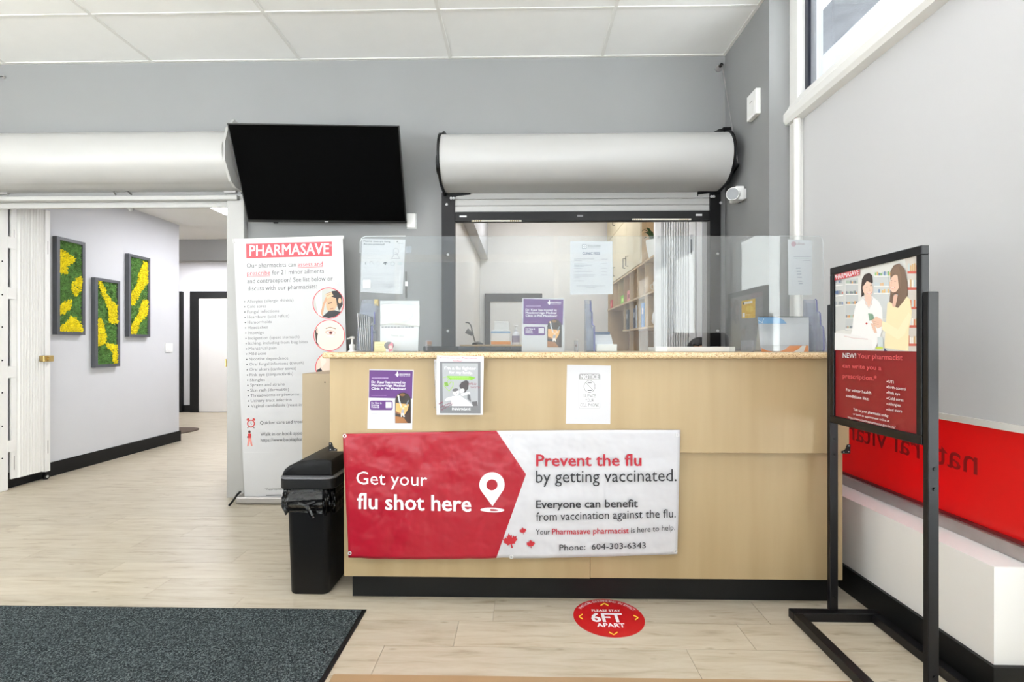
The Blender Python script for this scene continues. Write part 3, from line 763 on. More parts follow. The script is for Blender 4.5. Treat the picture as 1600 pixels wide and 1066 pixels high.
# ================================================================== MOSS PANELS
def moss(y0, y1, z0, z1, yellow, label, seed):
    rnd = random.Random(seed)
    t = thing('moss_panel', label, 'wall art', (-4.42, (y0 + y1) / 2, z0), 'framed moss panels on the corridor wall')
    X0, X1, fw = -4.4195, -4.375, 0.03
    for a in ((y0, y1, z0, z0 + fw), (y0, y1, z1 - fw, z1), (y0, y0 + fw, z0 + fw, z1 - fw), (y1 - fw, y1, z0 + fw, z1 - fw)):
        obj('frame_bar', bx(X0, X1, *a), M_mframe, t)
    obj('backing', bx(X0, -4.405, y0 + fw, y1 - fw, z0 + fw, z1 - fw), M_moss, t)
    W_, H_ = y1 - y0 - 2 * fw, z1 - z0 - 2 * fw
    def inside(u, v):
        for poly in yellow:
            n = len(poly); c = False; j = n - 1
            for i in range(n):
                xi, yi = poly[i]; xj, yj = poly[j]
                if (yi > v) != (yj > v) and u < (xj - xi) * (v - yi) / (yj - yi) + xi: c = not c
                j = i
            if c: return True
        return False
    A, Y_ = B(), B()
    st = 0.0085
    ny, nz = int(W_ / st), int(H_ / st)
    for i in range(ny + 1):
        for j in range(nz + 1):
            u = (i + rnd.uniform(-0.4, 0.4)) / ny; v = (j + rnd.uniform(-0.4, 0.4)) / nz
            u = min(max(u, 0), 1); v = min(max(v, 0), 1)
            yel = inside(u + rnd.uniform(-0.03, 0.03), v + rnd.uniform(-0.012, 0.012))
            y = y0 + fw + u * W_; z = z1 - fw - v * H_
            x = -4.403 + rnd.uniform(0, 0.014) + (0.012 if yel else 0)
            r = rnd.uniform(0.006, 0.011)
            bm = Y_ if yel else A
            # a small tuft: five-sided cone leaning out of the wall
            ang = rnd.uniform(0, 6.28); tip = bm.verts.new((x + r * 1.1, y + rnd.uniform(-r, r) * 0.7, z + rnd.uniform(-r, r) * 0.7))
            ring = [bm.verts.new((x + rnd.uniform(-0.002, 0.002), y + r * math.cos(ang + 1.2566 * q) * rnd.uniform(0.6, 1.2), z + r * math.sin(ang + 1.2566 * q) * rnd.uniform(0.6, 1.2))) for q in range(5)]
            for q in range(5): bm.faces.new((ring[q], ring[(q + 1) % 5], tip))
    obj('green_moss', A, M_moss, t)['kind'] = 'stuff'
    obj('yellow_moss', Y_, M_mossy, t)['kind'] = 'stuff'
moss(4.608, 4.913, 1.33, 2.257, [[(0, .10), (.3, .12), (.72, .17), (.6, .22), (.38, .27), (.3, .36), (0, .36)], [(.55, .47), (.75, .4), (1, .36), (1, .5), (.72, .6), (.55, .54)], [(0, .73), (.3, .66), (.55, .64), (.5, .73), (.2, .80), (0, .84)], [(0, .96), (.3, .90), (.5, .82), (.75, .86), (1, .92), (1, 1), (0, 1)]], 'leftmost framed moss panel with four yellow patches on green', 1)
moss(5.03, 5.345, 1.0, 1.927, [[(.02, 0), (.2, 0), (.45, .14), (.7, .22), (1, .27), (1, .5), (.6, .5), (.55, .34), (.2, .14)], [(0, .45), (.2, .45), (.4, .6), (.45, .72), (.2, .77), (0, .77)], [(.4, .74), (1, .77), (1, 1), (.78, .98), (.75, .85), (.5, .80)]], 'lowest framed moss panel, in the middle, with a yellow zigzag', 2)
moss(5.465, 5.785, 1.325, 2.252, [[(.75, .03), (1, .03), (1, .3), (.6, .42), (.4, .55), (.25, .62), (0, .62), (0, .48), (.35, .36), (.5, .22)], [(.7, .54), (1, .54), (1, .72), (.55, .84), (.35, 1), (0, 1), (0, .9), (.4, .76)]], 'rightmost framed moss panel with two slanting yellow bands', 3)

# ================================================================== PAPER, SIGNS AND BANNERS
NORM = {'X': Vector((1, 0, 0)), 'Y': Vector((0, 1, 0)), 'Z': Vector((0, 0, -1))}
def paper(name, label, cat, quad, plane='Y', at=2.319, th=0.0008, m=None, group=None, part='sheet'):
    fn = {'X': atX, 'Y': atY, 'Z': atZ}[plane]
    q = [fn(x, y, at) for x, y in quad]
    c = (q[2] + q[3]) / 2
    t = thing(name, label, cat, tuple(c), group)
    obj(part, hexa(B(), q, NORM[plane] * th), m or M_paper, t)
    return t, Ink(plane, at)
def rules(k, rows, col, wd=1.0):
    """rows of small illegible print drawn as thin broken lines: (x0, x1, y)"""
    rnd = random.Random(5)
    for x0, x1, y in rows:
        x = x0
        while x < x1:
            w = rnd.uniform(0.03, 0.09) * max(60, abs(x1 - x0))
            k.rect(x, y - wd / 2, min(x + w, x1), y + wd / 2, col); x += w + 0.02 * max(60, abs(x1 - x0))

# ---- purple clinic notices (one on the counter front, one standing behind the shield)
def purple(k, ox, oy, sc):
    P = (88, 44, 112); k.look(ox, oy, sc)
    k.poly([(118, 82), (775, 95), (765, 515), (110, 500)], P)
    k.poly([(505, 150), (535, 130), (535, 105), (552, 105), (550, 130), (565, 150), (545, 188), (525, 165)], WHT)
    k.text('MEADOWRIDGE', 572, 155, 738, 158, 22, WHT, 0.02); k.text('MEDICAL CLINIC', 572, 175, 738, 178, 13, WHT)
    rules(k, [(155, 405, 203)], (200, 180, 212), 10)
    k.text('Dr. Kaur has moved to', 152, 282, 664, 286, 36, WHT, 0.03)
    k.text('Meadowridge Medical', 152, 330, 658, 334, 36, WHT, 0.03)
    k.text('Clinic in Pitt Meadows!', 152, 378, 668, 384, 36, WHT, 0.03)
    rules(k, [(152, 378, 468)], (150, 110, 165), 6)
    k.rrect(128, 545, 472, 688, 28, P)
    k.text('For New &', 152, 590, 305, 594, 24, WHT, 0.03); k.text('Existing', 152, 622, 264, 624, 24, WHT, 0.03); k.text('Patients:', 152, 652, 270, 655, 24, WHT, 0.03)
    k.rect(366, 566, 455, 654, (205, 203, 208))
    rules(k, [(155, 240, 738)], (170, 168, 175), 7)
    # arched photograph: arms lifting a child over an autumn bank
    arch = [(510, 885), (510, 540)] + [(630 + 118 * math.cos(math.radians(a)), 540 + 118 * -math.sin(math.radians(a))) for a in range(170, 9, -10)] + [(748, 540), (748, 885)]
    k.poly(arch, (40, 30, 24))
    k.poly([(522, 580), (720, 600), (700, 680), (640, 780), (520, 700)], (214, 160, 96))
    k.poly([(510, 700), (600, 740), (600, 760), (510, 730)], (120, 78, 48)); k.poly([(510, 780), (640, 800), (700, 884), (510, 884)], (150, 98, 52))
    k.poly([(640, 790), (748, 690), (748, 884), (700, 884)], (60, 40, 30)); k.oval(620, 455, 40, 24, (122, 84, 44))
    k.line([(562, 465), (570, 540), (605, 640)], 20, (190, 196, 200)); k.line([(712, 540), (690, 590), (662, 640)], 18, (120, 130, 140))
    k.oval(555, 470, 12, 16, (226, 190, 160)); k.oval(668, 630, 20, 14, (226, 190, 160)); k.oval(600, 640, 14, 14, (226, 190, 160))
    k.poly([(605, 680), (650, 680), (640, 735), (600, 735)], (150, 152, 160)); k.oval(632, 660, 20, 18, (226, 184, 150))
    k.poly([(598, 735), (618, 735), (612, 790), (598, 790)], (240, 236, 230)); k.poly([(622, 735), (640, 735), (655, 790), (636, 792)], (240, 236, 230))
t, k = paper('notice_sheet', 'purple and white clinic notice taped to the counter front at left', 'notice', [(577, 577), (646.5, 578.5), (644, 671.5), (574, 670.5)])
purple(k, 565, 570, 95 / 921); k.done('print', t)
t, k = paper('notice_sheet', 'purple and white clinic notice standing on the counter behind the clear shield', 'notice', [(816, 466), (881, 466), (882, 550), (815, 550)], at=2.565)
# same print shifted onto the second sheet
purple(k, 807.0, 459.2, 0.0945); k.done('print', t)

# ---- flu poster in a clear sleeve hanging from the counter edge
t, k = paper('flu_poster', 'grey flu poster in a clear punched sleeve hanging over the counter edge', 'poster', [(682.5, 555.5), (756, 557), (754.5, 648.5), (682, 648.5)], at=2.272)
obj('sleeve_edge', hexa(B(), [atY(678, 562, 2.273), atY(683, 562, 2.273), atY(683, 642, 2.273), atY(681, 642, 2.273)], (0, 0.0005, 0)), M_holder, t)
k.look(670, 545, 100 / 927)
for y in (203, 525, 850): k.oval(88, y, 7, 9, (120, 112, 100), 10)
k.poly([(158, 188), (750, 188), (750, 940), (160, 935)], (112, 113, 116)); k.poly([(195, 210), (712, 212), (712, 835), (205, 830)], (158, 160, 163))
k.text('Come see our Pharmacist', 165, 140, 705, 148, 22, (190, 40, 70)); k.text('today!', 352, 182, 485, 188, 22, (190, 40, 70))
k.text("I'm a flu fighter", 230, 302, 682, 306, 44, WHT, 0.02); k.text('for my', 292, 360, 472, 364, 38, WHT, 0.02); k.text('family.', 490, 362, 635, 366, 36, (236, 236, 236), -0.008)
k.poly([(260, 395), (600, 398), (680, 420), (620, 455), (310, 450)], (120, 178, 44))
rules(k, [(300, 580, 412), (330, 600, 438)], (200, 226, 160), 7)
k.line([(210, 420), (260, 405), (285, 440), (270, 470)], 8, (150, 190, 80)); k.line([(295, 615), (222, 540), (230, 490), (275, 500), (290, 520), (320, 480), (355, 490), (350, 545), (295, 615)], 9, (150, 190, 80)); k.poly([(225, 490), (270, 480), (285, 540), (240, 545)], (110, 150, 60))
k.poly([(440, 540), (470, 490), (540, 455), (580, 480), (570, 580), (520, 640), (480, 610)], (64, 58, 60))
k.oval(480, 610, 40, 30, (196, 194, 194), rot=-30); k.oval(395, 635, 44, 48, (206, 204, 204)); k.oval(385, 598, 44, 22, (96, 94, 96), rot=-10)
k.oval(375, 640, 5, 4, (60, 60, 60), 8); k.oval(405, 642, 5, 4, (60, 60, 60), 8)
k.poly([(230, 745), (260, 715), (340, 690), (460, 680), (480, 710), (350, 740), (250, 760)], (224, 224, 224))
k.poly([(320, 750), (460, 690), (560, 750), (640, 830), (340, 832)], (232, 232, 232)); k.poly([(560, 650), (600, 680), (612, 770), (560, 730)], (96, 96, 100)); k.poly([(620, 770), (700, 760), (712, 833), (640, 832)], (90, 88, 90))
k.poly([(460, 650), (590, 625), (600, 650), (480, 690)], (214, 214, 214))
k.text('PHARMASAVE', 338, 890, 606, 893, 34, WHT, 0.03)
k.text('#FLU', 575, 522, 688, 528, 30, (130, 40, 60)); k.text('SHOTS*', 605, 572, 750, 578, 26, (130, 40, 60))
for q, (a, b) in enumerate((((145, 800), (200, 775)), ((160, 850), (330, 780)), ((175, 890), (345, 800)))): k.line([(a[0] + (b[0] - a[0]) * i / 8, a[1] + (b[1] - a[1]) * i / 8 + (8 if i % 2 else -8)) for i in range(9)], 7, (120, 40, 66))
k.done('print', t)

# ---- silence your phone notice
t, k = paper('notice_sheet', 'white sheet reading notice silence your cell phone on the counter front', 'notice', [(886, 570), (954.5, 571.5), (953.5, 663), (884, 662)])
k.look(880, 565, 80 / 812); G = (74, 74, 76)
k.rrect(248, 194, 588, 746, 30, (150, 150, 150)); k.rrect(254, 200, 582, 740, 26, (238, 238, 240)); k.poly([(252, 290), (252, 225), (262, 202), (280, 195), (558, 195), (580, 205), (586, 225), (586, 290)], (140, 140, 141))
k.text('NOTICE', 278, 274, 562, 274, 66, WHT, 0.03)
k.ring(418, 398, 88, 94, 9, G); k.rect(386, 332, 455, 345, G); k.rect(386, 455, 455, 468, G); k.line([(388, 340), (388, 462)], 4, (150, 150, 150)); k.line([(453, 340), (453, 462)], 4, (150, 150, 150)); k.line([(358, 334), (480, 462)], 9, G)
for a in (-1, 1):
    for q in (52, 66): k.line([(418 + a * q, 365), (418 + a * (q + 5), 398), (418 + a * q, 430)], 5, (150, 150, 150))
k.text('SILENCE', 318, 572, 516, 572, 54, G, 0.015); k.text('YOUR', 350, 642, 486, 642, 54, G, 0.015); k.text('CELL PHONE', 268, 716, 566, 716, 54, G, 0.015)
k.done('print', t)

# ---- flu shot banner
Y0 = 2.312
def sag(p):
    x, z = p.x, p.z
    f = (0.0030 * math.sin(x * 17 + 1.2 * math.sin(z * 7)) + 0.0022 * math.sin(x * 31 - z * 12 + 0.7) + 0.0016 * math.sin(z * 26 + x * 9))
    fade = min(1, max(0.15, (0.35 - x) / 0.5))
    return Vector((0, -abs(f) * fade * 1.0 - 0.001, 0))
t = thing('vinyl_banner', 'red and white vinyl flu shot banner fixed across the counter front', 'banner', (-0.05, Y0, 0.22))
def banner_material():
    m = bpy.data.materials.new('banner_vinyl'); m.use_nodes = True
    nt = m.node_tree; N = nt.nodes.new; L = nt.links.new; b = nt.nodes['Principled BSDF']
    b.inputs['Roughness'].default_value = 0.28
    tc = N('ShaderNodeTexCoord'); sp = N('ShaderNodeSeparateXYZ'); L(tc.outputs['Object'], sp.inputs[0])
    # printed arrow edge: two straight lines meeting at the tip
    top, tip, bot = atY(777, 675, Y0), atY(822, 741, Y0), atY(774, 876, Y0)
    def edge(a, c):
        s = (c.x - a.x) / (c.z - a.z)
        n = N('ShaderNodeMath'); n.operation = 'MULTIPLY_ADD'; L(sp.outputs['Z'], n.inputs[0]); n.inputs[1].default_value = s
        n.inputs[2].default_value = a.x - s * a.z - (-0.05) + s * 0.22
        return n
    e1, e2 = edge(top, tip), edge(bot, tip)
    mn = N('ShaderNodeMath'); mn.operation = 'MINIMUM'; L(e1.outputs[0], mn.inputs[0]); L(e2.outputs[0], mn.inputs[1])
    gt = N('ShaderNodeMath'); gt.operation = 'GREATER_THAN'; L(mn.outputs[0], gt.inputs[0]); L(sp.outputs['X'], gt.inputs[1])
    mx = N('ShaderNodeMix'); mx.data_type = 'RGBA'; L(gt.outputs[0], mx.inputs[0])
    mx.inputs[6].default_value = (*lin((190, 190, 194)), 1); mx.inputs[7].default_value = (*lin((156, 17, 38)), 1)
    L(mx.outputs[2], b.inputs['Base Color'])
    n = N('ShaderNodeTexNoise'); n.inputs['Scale'].default_value = 9; n.inputs['Detail'].default_value = 2; L(tc.outputs['Object'], n.inputs['Vector'])
    bp = N('ShaderNodeBump'); bp.inputs['Strength'].default_value = 0.5; bp.inputs['Distance'].default_value = 0.02; L(n.outputs['Fac'], bp.inputs['Height']); L(bp.outputs[0], b.inputs['Normal'])
    return m
bm = B(); nx, nz = 90, 36
def edge_px(u, v):
    top = 678 + (672 - 678) * u - 2.0 * math.sin(u * PI)
    bot = 871 + (866 - 871) * u + 4.0 * math.sin(u * PI) + (1.5 * math.sin(u * 9) if u < 0.5 else 0)
    xl = 536 + 9 * v; xr = 1063 - 5 * v
    return xl + (xr - xl) * u, top + (bot - top) * v
gridv = []
for j in range(nz + 1):
    row = []
    for i in range(nx + 1):
        p = atY(*edge_px(i / nx, j / nz), Y0); row.append(bm.verts.new(p + sag(p)))
    gridv.append(row)
ff = []
for j in range(nz):
    for i in range(nx): ff.append(bm.faces.new((gridv[j][i], gridv[j + 1][i], gridv[j + 1][i + 1], gridv[j][i + 1])))
M_ban = banner_material()
bo = obj('banner_sheet', bm, M_ban, t, 'full')
sm = bo.modifiers.new('thickness', 'SOLIDIFY'); sm.thickness = 0.0008; sm.offset = 1 if False else 0
k = Ink('Y', Y0, bend=lambda q: sag(q) + Vector((0, -0.0022, 0)))
k.text('Get your', 557, 756.5, 668, 759, 20, WHT, 0.0); k.flush('lettering', t); k.text('flu shot here', 559, 794.5, 736, 799, 24, WHT, 0.035); k.flush('lettering', t)
pin = [(768.9 + 19.6 * math.cos(math.radians(a)), 757 - 19.6 * math.sin(math.radians(a))) for a in range(-25, 206, 10)]
k.poly(pin + [(769.7, 790.5)], WHT); k.n += 70; k.oval(768.9, 757.1, 8.7, 8.7, (156, 17, 38)); k.oval(769.4, 796.2, 18.8, 3.6, WHT, 28); k.n += 40; k.oval(768.6, 796.2, 10.5, 1.5, (156, 17, 38)); k.flush('location_pin', t)
def maple(cx, cy, s_, rot=0):
    P = [(0, -1), (.18, -.62), (.38, -.72), (.32, -.28), (.58, -.55), (.66, -.36), (.98, -.40), (.84, -.08), (1, .06), (.52, .42), (.58, .58), (.08, .50), (.1, 1.05), (0, 1.05)]
    P = P + [(-x, y) for x, y in P[::-1][1:-1]]
    c, q = math.cos(rot), math.sin(rot)
    k.poly([(cx + s_ * (x * c - y * q), cy + s_ * (x * q + y * c)) for x, y in P], (172, 30, 42)); k.flush('maple_leaf', t)
maple(797.4, 843.5, 11.5, -0.25); maple(817.2, 828.5, 5.6, -0.2); maple(829.4, 849, 6.8, -0.1)
k.text('Prevent the flu', 838, 728, 1001.5, 727.5, 18, (168, 22, 42), 0.035); k.flush('lettering', t)
BK = (32, 33, 38)
k.text('by getting vaccinated.', 837.5, 754, 1056.5, 751.5, 19, BK, 0.0); k.flush('lettering', t)
k.text('Everyone can benefit', 838, 793.5, 996, 792, 12, BK, 0.03); k.flush('lettering', t)
k.text('from vaccination against the flu.', 837.5, 813.5, 1055, 808, 13, BK, 0.0); k.flush('lettering', t)
k.text('Your', 837, 835, 859, 834.6, 8.8, BK); k.text('Pharmasave pharmacist', 862.5, 834.5, 982, 832.5, 8.8, (168, 22, 42), 0.025); k.text('is here to help.', 985.5, 832.3, 1054, 827.5, 8.8, BK); k.flush('lettering', t)
k.text('Phone:  604-303-6343', 874, 859.5, 1008.5, 856, 9, BK, 0.01); k.flush('lettering', t)

for x, y in ((539, 681), (797, 681), (1058, 679.5), (547, 864), (799, 870), (1055, 861.5)):
    c = atY(x, y, Y0) + sag(atY(x, y, Y0)); g_ = B()
    for q in range(16):
        a0, a1 = 2 * PI * q / 16, 2 * PI * (q + 1) / 16
        vs = [g_.verts.new(c + Vector((r_ * math.cos(a), -0.003, r_ * math.sin(a)))) for r_, a in ((0.0045, a0), (0.009, a0), (0.009, a1), (0.0045, a1))]
        g_.faces.new(vs)
    bmesh.ops.remove_doubles(g_, verts=g_.verts, dist=1e-5)
    r_ = bmesh.ops.extrude_face_region(g_, geom=g_.faces[:]); bmesh.ops.translate(g_, verts=[v for v in r_['geom'] if isinstance(v, bmesh.types.BMVert)], vec=(0, 0.002, 0))
    obj('grommet', g_, M_chrome, t)

# ---- roll-up banner by the corridor
YR = 3.82
t = thing('rollup_banner', 'tall white roll-up banner with red heading beside the corridor opening', 'banner stand', (-1.78, 3.85, 0))
cass = obj('base_cassette', bx(-2.205, -1.325, 3.795, 3.90, 0.006, 0.058, 0.008, 2), M_alu, t)
ft = B(); path(ft, [(-2.235, 3.76, 0.004), (-2.225, 3.80, 0.03), (-2.195, 3.80, 0.075), (-2.17, 3.805, 0.10)], 0.008, 8)
obj('foot', ft, M_steelb, t)
obj('foot', bx(-1.5, -1.46, 3.74, 3.96, 0, 0.008), M_steelb, t)
obj('pole', tube(B(), (-1.79, 3.87, 0.05), (-1.80, 3.86, 2.03), 0.011, 10), M_alu, t)
fab = obj('fabric', hexa(B(), [atY(365, 379, YR), atY(535.5, 372, YR), atY(548.5, 776, YR), atY(382, 776, YR)], (0, 0.0012, 0)), mat('banner_fabric', (196, 196, 197), 0.6, var=0.02, scale=3), t)
obj('top_rail', hexa(B(), [atY(363.5, 373.5, YR - 0.004), atY(536.5, 368, YR - 0.004), atY(536.8, 373, YR - 0.004), atY(364, 379.5, YR - 0.004)], (0, 0.018, 0)), mat('rail_white', (214, 214, 210), 0.35, var=0.02), t)
obj('hook', hexa(B(), [atY(364.2, 373.5, YR - 0.006), atY(365, 373.5, YR - 0.006), atY(367, 380, YR - 0.006), atY(365, 380, YR - 0.006)], (0, 0.01, 0)), M_alu, t)
k = Ink('Y', YR); RS = (214, 74, 84); GT = (92, 92, 94)
k.poly([(384.4, 381.2), (518.7, 377.6), (519, 400), (385, 403.8)], RS)
k.text('PHARMASAVE', 390, 400, 514, 396.8, 16.5, WHT, 0.03); k.ring(516.3, 383.5, 1.3, 1.3, 0.4, WHT, 10)
k.text('Our pharmacists can', 385.6, 418.6, 462.3, 416.6, 6.9, GT, -0.004); k.text('assess and', 465.3, 416.6, 504.3, 415.4, 6.9, RS, -0.002); k.line([(465.3, 418), (504.3, 416.8)], 0.7, RS)
k.text('prescribe', 386, 430.6, 422.3, 429.4, 6.9, RS, -0.002); k.line([(386, 432.2), (422.3, 431)], 0.7, RS); k.text('for 21 minor ailments', 425.2, 429.4, 506, 426.6, 6.9, GT, -0.004)
k.text('and contraception! See list below or', 386.5, 442.8, 519.8, 438.6, 6.9, GT, -0.004)
k.text('discuss with our pharmacists:', 387, 454.4, 495, 450.8, 6.9, GT, -0.004)
LT = (116, 116, 118)
items = [('Allergies (allergic rhinitis)', 385.8, 458.5, 473.4), ('Cold sores', 386, 416, 481.4), ('Fungal infections', 386.3, 436, 489.6), ('Heartburn (acid reflux)', 386.6, 452, 497.8),
         ('Hemorrhoids', 387, 424.6, 506.1), ('Headaches', 387.3, 418.6, 514.3), ('Impetigo', 387.7, 413, 522.5), ('Indigestion (upset stomach)', 388, 467.8, 530.8), ('Itching, including from bug bites', 388.3, 481, 538.9),
         ('Menstrual pain', 388.7, 432, 547), ('Mild acne', 389, 416, 555.2), ('Nicotine dependence', 389.3, 450.5, 563.4), ('Oral fungal infections (thrush)', 389.7, 475, 571.6), ('Oral ulcers (canker sores)', 390, 462.6, 579.8),
         ('Pink eye (conjunctivitis)', 390.3, 458, 588), ('Shingles', 390.6, 414, 596.2), ('Sprains and strains', 391, 444.8, 604), ('Skin rash (dermatitis)', 391.3, 451.6, 612.2), ('Threadworms or pinworms', 391.6, 467.4, 620.4),
         ('Urinary tract infection', 392, 455.6, 628.6), ('Vaginal candidiasis (yeast infection)', 392.3, 494, 636.8)]
for s_, x0, x1, y in items:
    k.text(s_, x0, y, x1, y - (x1 - x0) * 0.03, 4.5, LT, 0.004); k.oval(x0 - 3.6, y - 1.8, 0.95, 0.95, (50, 50, 54), 10)
# round pictures
k.oval(513.2, 474, 24.6, 24.6, (214, 60, 74), 40); k.oval(513.2, 474, 23.4, 23.4, (186, 188, 182), 40)
k.poly([(492.5, 465), (503, 453.6), (503, 495), (497, 492)], (214, 214, 208)); k.poly([(501, 489), (505, 474), (510, 462), (514, 462), (507, 478), (504, 495)], (196, 150, 118))
k.oval(519, 473, 9, 15, (206, 164, 130), rot=14); k.poly([(513, 462), (519, 455), (527, 454), (534, 462), (535.8, 476), (530, 486), (527, 478), (525, 466)], (36, 34, 34)); k.oval(531, 470, 2.6, 4.4, (210, 168, 136))
k.poly([(508, 460), (518, 456), (521, 462), (511, 467)], (222, 182, 148)); k.line([(510, 459), (519, 456.5)], 0.6, (150, 110, 84)); k.line([(511, 462), (520, 459)], 0.6, (150, 110, 84)); k.line([(513, 474.5), (519, 473)], 1.4, (60, 44, 36)); k.line([(516, 483), (521, 482)], 1.0, (120, 70, 60))
k.poly([(504, 494.8), (514, 486), (523, 485), (533, 487.5), (525, 494.5), (514, 497.2)], (38, 40, 44))
k.oval(514.7, 524.3, 24.6, 24.6, (214, 60, 74), 40); k.oval(514.7, 524.3, 23.4, 23.4, (228, 214, 202), 40)
k.poly([(492.4, 518), (496, 511), (497, 521), (495, 534), (501, 543), (494, 536)], (56, 40, 36)); k.oval(496, 517.5, 1.6, 3.6, (216, 186, 168))
k.oval(516.5, 519.8, 8.4, 3.6, (206, 180, 164), rot=6); k.oval(517, 520.3, 6.4, 2.4, (238, 226, 222), rot=6); k.oval(517, 520.2, 2.9, 2.4, (150, 70, 60), 12); k.oval(517, 520.2, 1.3, 1.3, (40, 22, 20), 10); k.line([(509, 513.6), (516, 511.4), (525, 514)], 1.6, (170, 142, 124)); k.line([(512, 525), (522, 526)], 1.2, (246, 244, 244))
k.oval(517.5, 574, 24.6, 24.6, (214, 60, 74), 40); k.oval(517.5, 574, 23.4, 23.4, (222, 200, 182), 40); k.poly([(494.5, 579), (501, 575), (506, 583), (500, 590), (496, 585)], (40, 32, 32)); k.poly([(500, 560), (508, 554), (510, 566), (503, 574)], (232, 214, 200))
# lower block
R2 = (206, 70, 66)
k.ring(392.3, 662, 5.4, 5.4, 1.6, R2); k.oval(387.6, 655.6, 2.4, 1.8, R2, 10, rot=-35); k.oval(397, 655.6, 2.4, 1.8, R2, 10, rot=35); k.line([(392.3, 659), (392.3, 662.4), (394, 663.4)], 0.7, (120, 120, 120)); k.line([(388.4, 667), (387, 669.2)], 1.1, (70, 50, 50)); k.line([(396.2, 667), (397.6, 669.2)], 1.1, (70, 50, 50))
k.oval(390, 675, 2.0, 2.4, (90, 50, 46)); k.poly([(387.4, 677.6), (392.6, 677.6), (392.4, 685), (388, 685)], (196, 40, 44)); k.poly([(388, 684.6), (392.6, 684.6), (395, 697), (392.6, 697), (390.4, 689), (388.6, 697.4), (386.4, 697.4)], (222, 140, 130)); k.oval(387.4, 683, 1.1, 1.6, (40, 30, 30), 10)
k.text('Quicker care and treatment', 406.4, 663.2, 489, 660.6, 5.2, GT, 0.0); k.text('Walk in or book appointment:', 407.2, 681.4, 497, 678.4, 5.4, GT, 0.004); k.text('https://www.bookapharmacist.gov.bc.ca/', 407.6, 690.6, 520, 687.4, 5.4, GT, 0.004)
k.line([(381.5, 707.5), (436, 706.5)], 0.5, (206, 206, 206))
k.text('*if appropriate, based on clinical assessment', 414, 765.8, 500, 763.8, 3.0, (80, 80, 80)); k.line([(416, 774), (440, 773.6)], 1.2, (90, 90, 90))
k.done('print', t)

# ---- poster stand on the right
XS = 1.37
t = thing('poster_stand', 'black metal floor stand with framed red pharmacist poster beside the counter', 'sign stand', (1.40, 1.98, 0))
def bar(name, *a): return obj(name, bx(*a, 0.002, 1), M_frameb, t)
XA, XB, YF, YN = 1.20, 1.582, 2.277, 1.62
bar('base_bar', XA, XB, YF - 0.045, YF, 0.0, 0.038); bar('base_bar', XA, XB, YN, YN + 0.045, 0.0, 0.038)
bar('base_bar', XA, XA + 0.04, YN + 0.045, YF - 0.045, 0.0, 0.038); bar('base_bar', XB - 0.04, XB, YN + 0.045, YF - 0.045, 0.0, 0.038)
for y0, y1 in ((2.254, 2.276), (1.715, 1.739)):
    po = bar('post', XS + 0.002, XS + 0.038, y0, y1, 0.038, 1.405)
    zlist = (0.805, 0.735, 0.10)
    for z in zlist: 
        obj('screw', tube(B(), (XS + 0.022, y0, z), (XS + 0.022, y0 - 0.003, z), 0.006, 10), M_steelb, po)
bar('post_joint', XS + 0.0015, XS + 0.0385, 1.7145, 1.7395, 0.768, 0.772)
# poster frame
fy0, fy1, fz0, fz1 = 1.742, 2.2525, 0.880, 1.567
for a in ((fy0, fy1, fz0, fz0 + 0.032), (fy0, fy1, fz1 - 0.032, fz1), (fy0, fy0 + 0.024, fz0 + 0.032, fz1 - 0.032), (fy1 - 0.024, fy1, fz0 + 0.032, fz1 - 0.032)):
    bar('frame_bar', XS, XS + 0.027, *a)
obj('backing', bx(XS + 0.012, XS + 0.025, fy0 + 0.02, fy1 - 0.02, fz0 + 0.028, fz1 - 0.028), M_steelb, t)
pp = obj('poster', bx(XS + 0.0105, XS + 0.012, fy0 + 0.024, fy1 - 0.024, fz0 + 0.032, fz1 - 0.032), mat('poster_maroon', (134, 26, 32), 0.4, var=0.02), t)
k = Ink('X', XS + 0.0104); k.box = (fy0 + 0.022, fy1 - 0.022, fz0 + 0.03, fz1 - 0.03)
k.look(1280, 380, 180 / 1066)
def Lx(x): return max(112, min(905, x))
# background: bright shop with shelves
ytop = lambda x: 285 - (x - 100) * 0.246
k.poly([(108, ytop(108) + 0), (905, ytop(905) + 2), (915, 1003), (108, 990)], (226, 226, 222))
k.poly([(110, 285), (240, 255), (240, 800), (116, 820)], (204, 206, 204)); k.poly([(245, 340), (360, 320), (365, 800), (240, 810)], (196, 200, 200))
for y in (395, 490, 580): k.poly([(118, y), (222, y - 12), (222, y - 2), (118, y + 10)], (240, 240, 238))
rnd = random.Random(3)
for y in (375, 470, 565, 690, 790):
    for x in range(250, 352, 13): k.rect(x, y - 30 + rnd.uniform(0, 12), x + 10, y, rnd.choice([(120, 130, 140), (150, 160, 166), (200, 150, 110), (226, 160, 80), (170, 190, 170), (110, 120, 132)]))
    k.rect(246, y, 362, y + 9, (236, 236, 234))
for y in (370, 470, 570):
    for x in range(124, 220, 15): k.rect(x, y - 34 + rnd.uniform(0, 14), x + 11, y, rnd.choice([(110, 130, 170), (170, 174, 180), (196, 120, 110), (206, 206, 206), (150, 156, 160)]))
k.poly([(395, 330), (650, 270), (650, 690), (520, 690)], (206, 210, 210))
for y, c in ((300, (226, 170, 80)), (395, (222, 180, 130)), (460, (206, 208, 200))):
    for x in range(520, 660, 17): k.rect(x, y - 38 + rnd.uniform(0, 16), x + 13, y, rnd.choice([c, (230, 190, 120), (200, 210, 214), (120, 150, 190), (140, 190, 120)]))
    k.rect(512, y, 668, y + 10, (238, 238, 236))
k.poly([(800, 140), (905, 112), (915, 1000), (840, 1000), (830, 400)], (206, 200, 192))
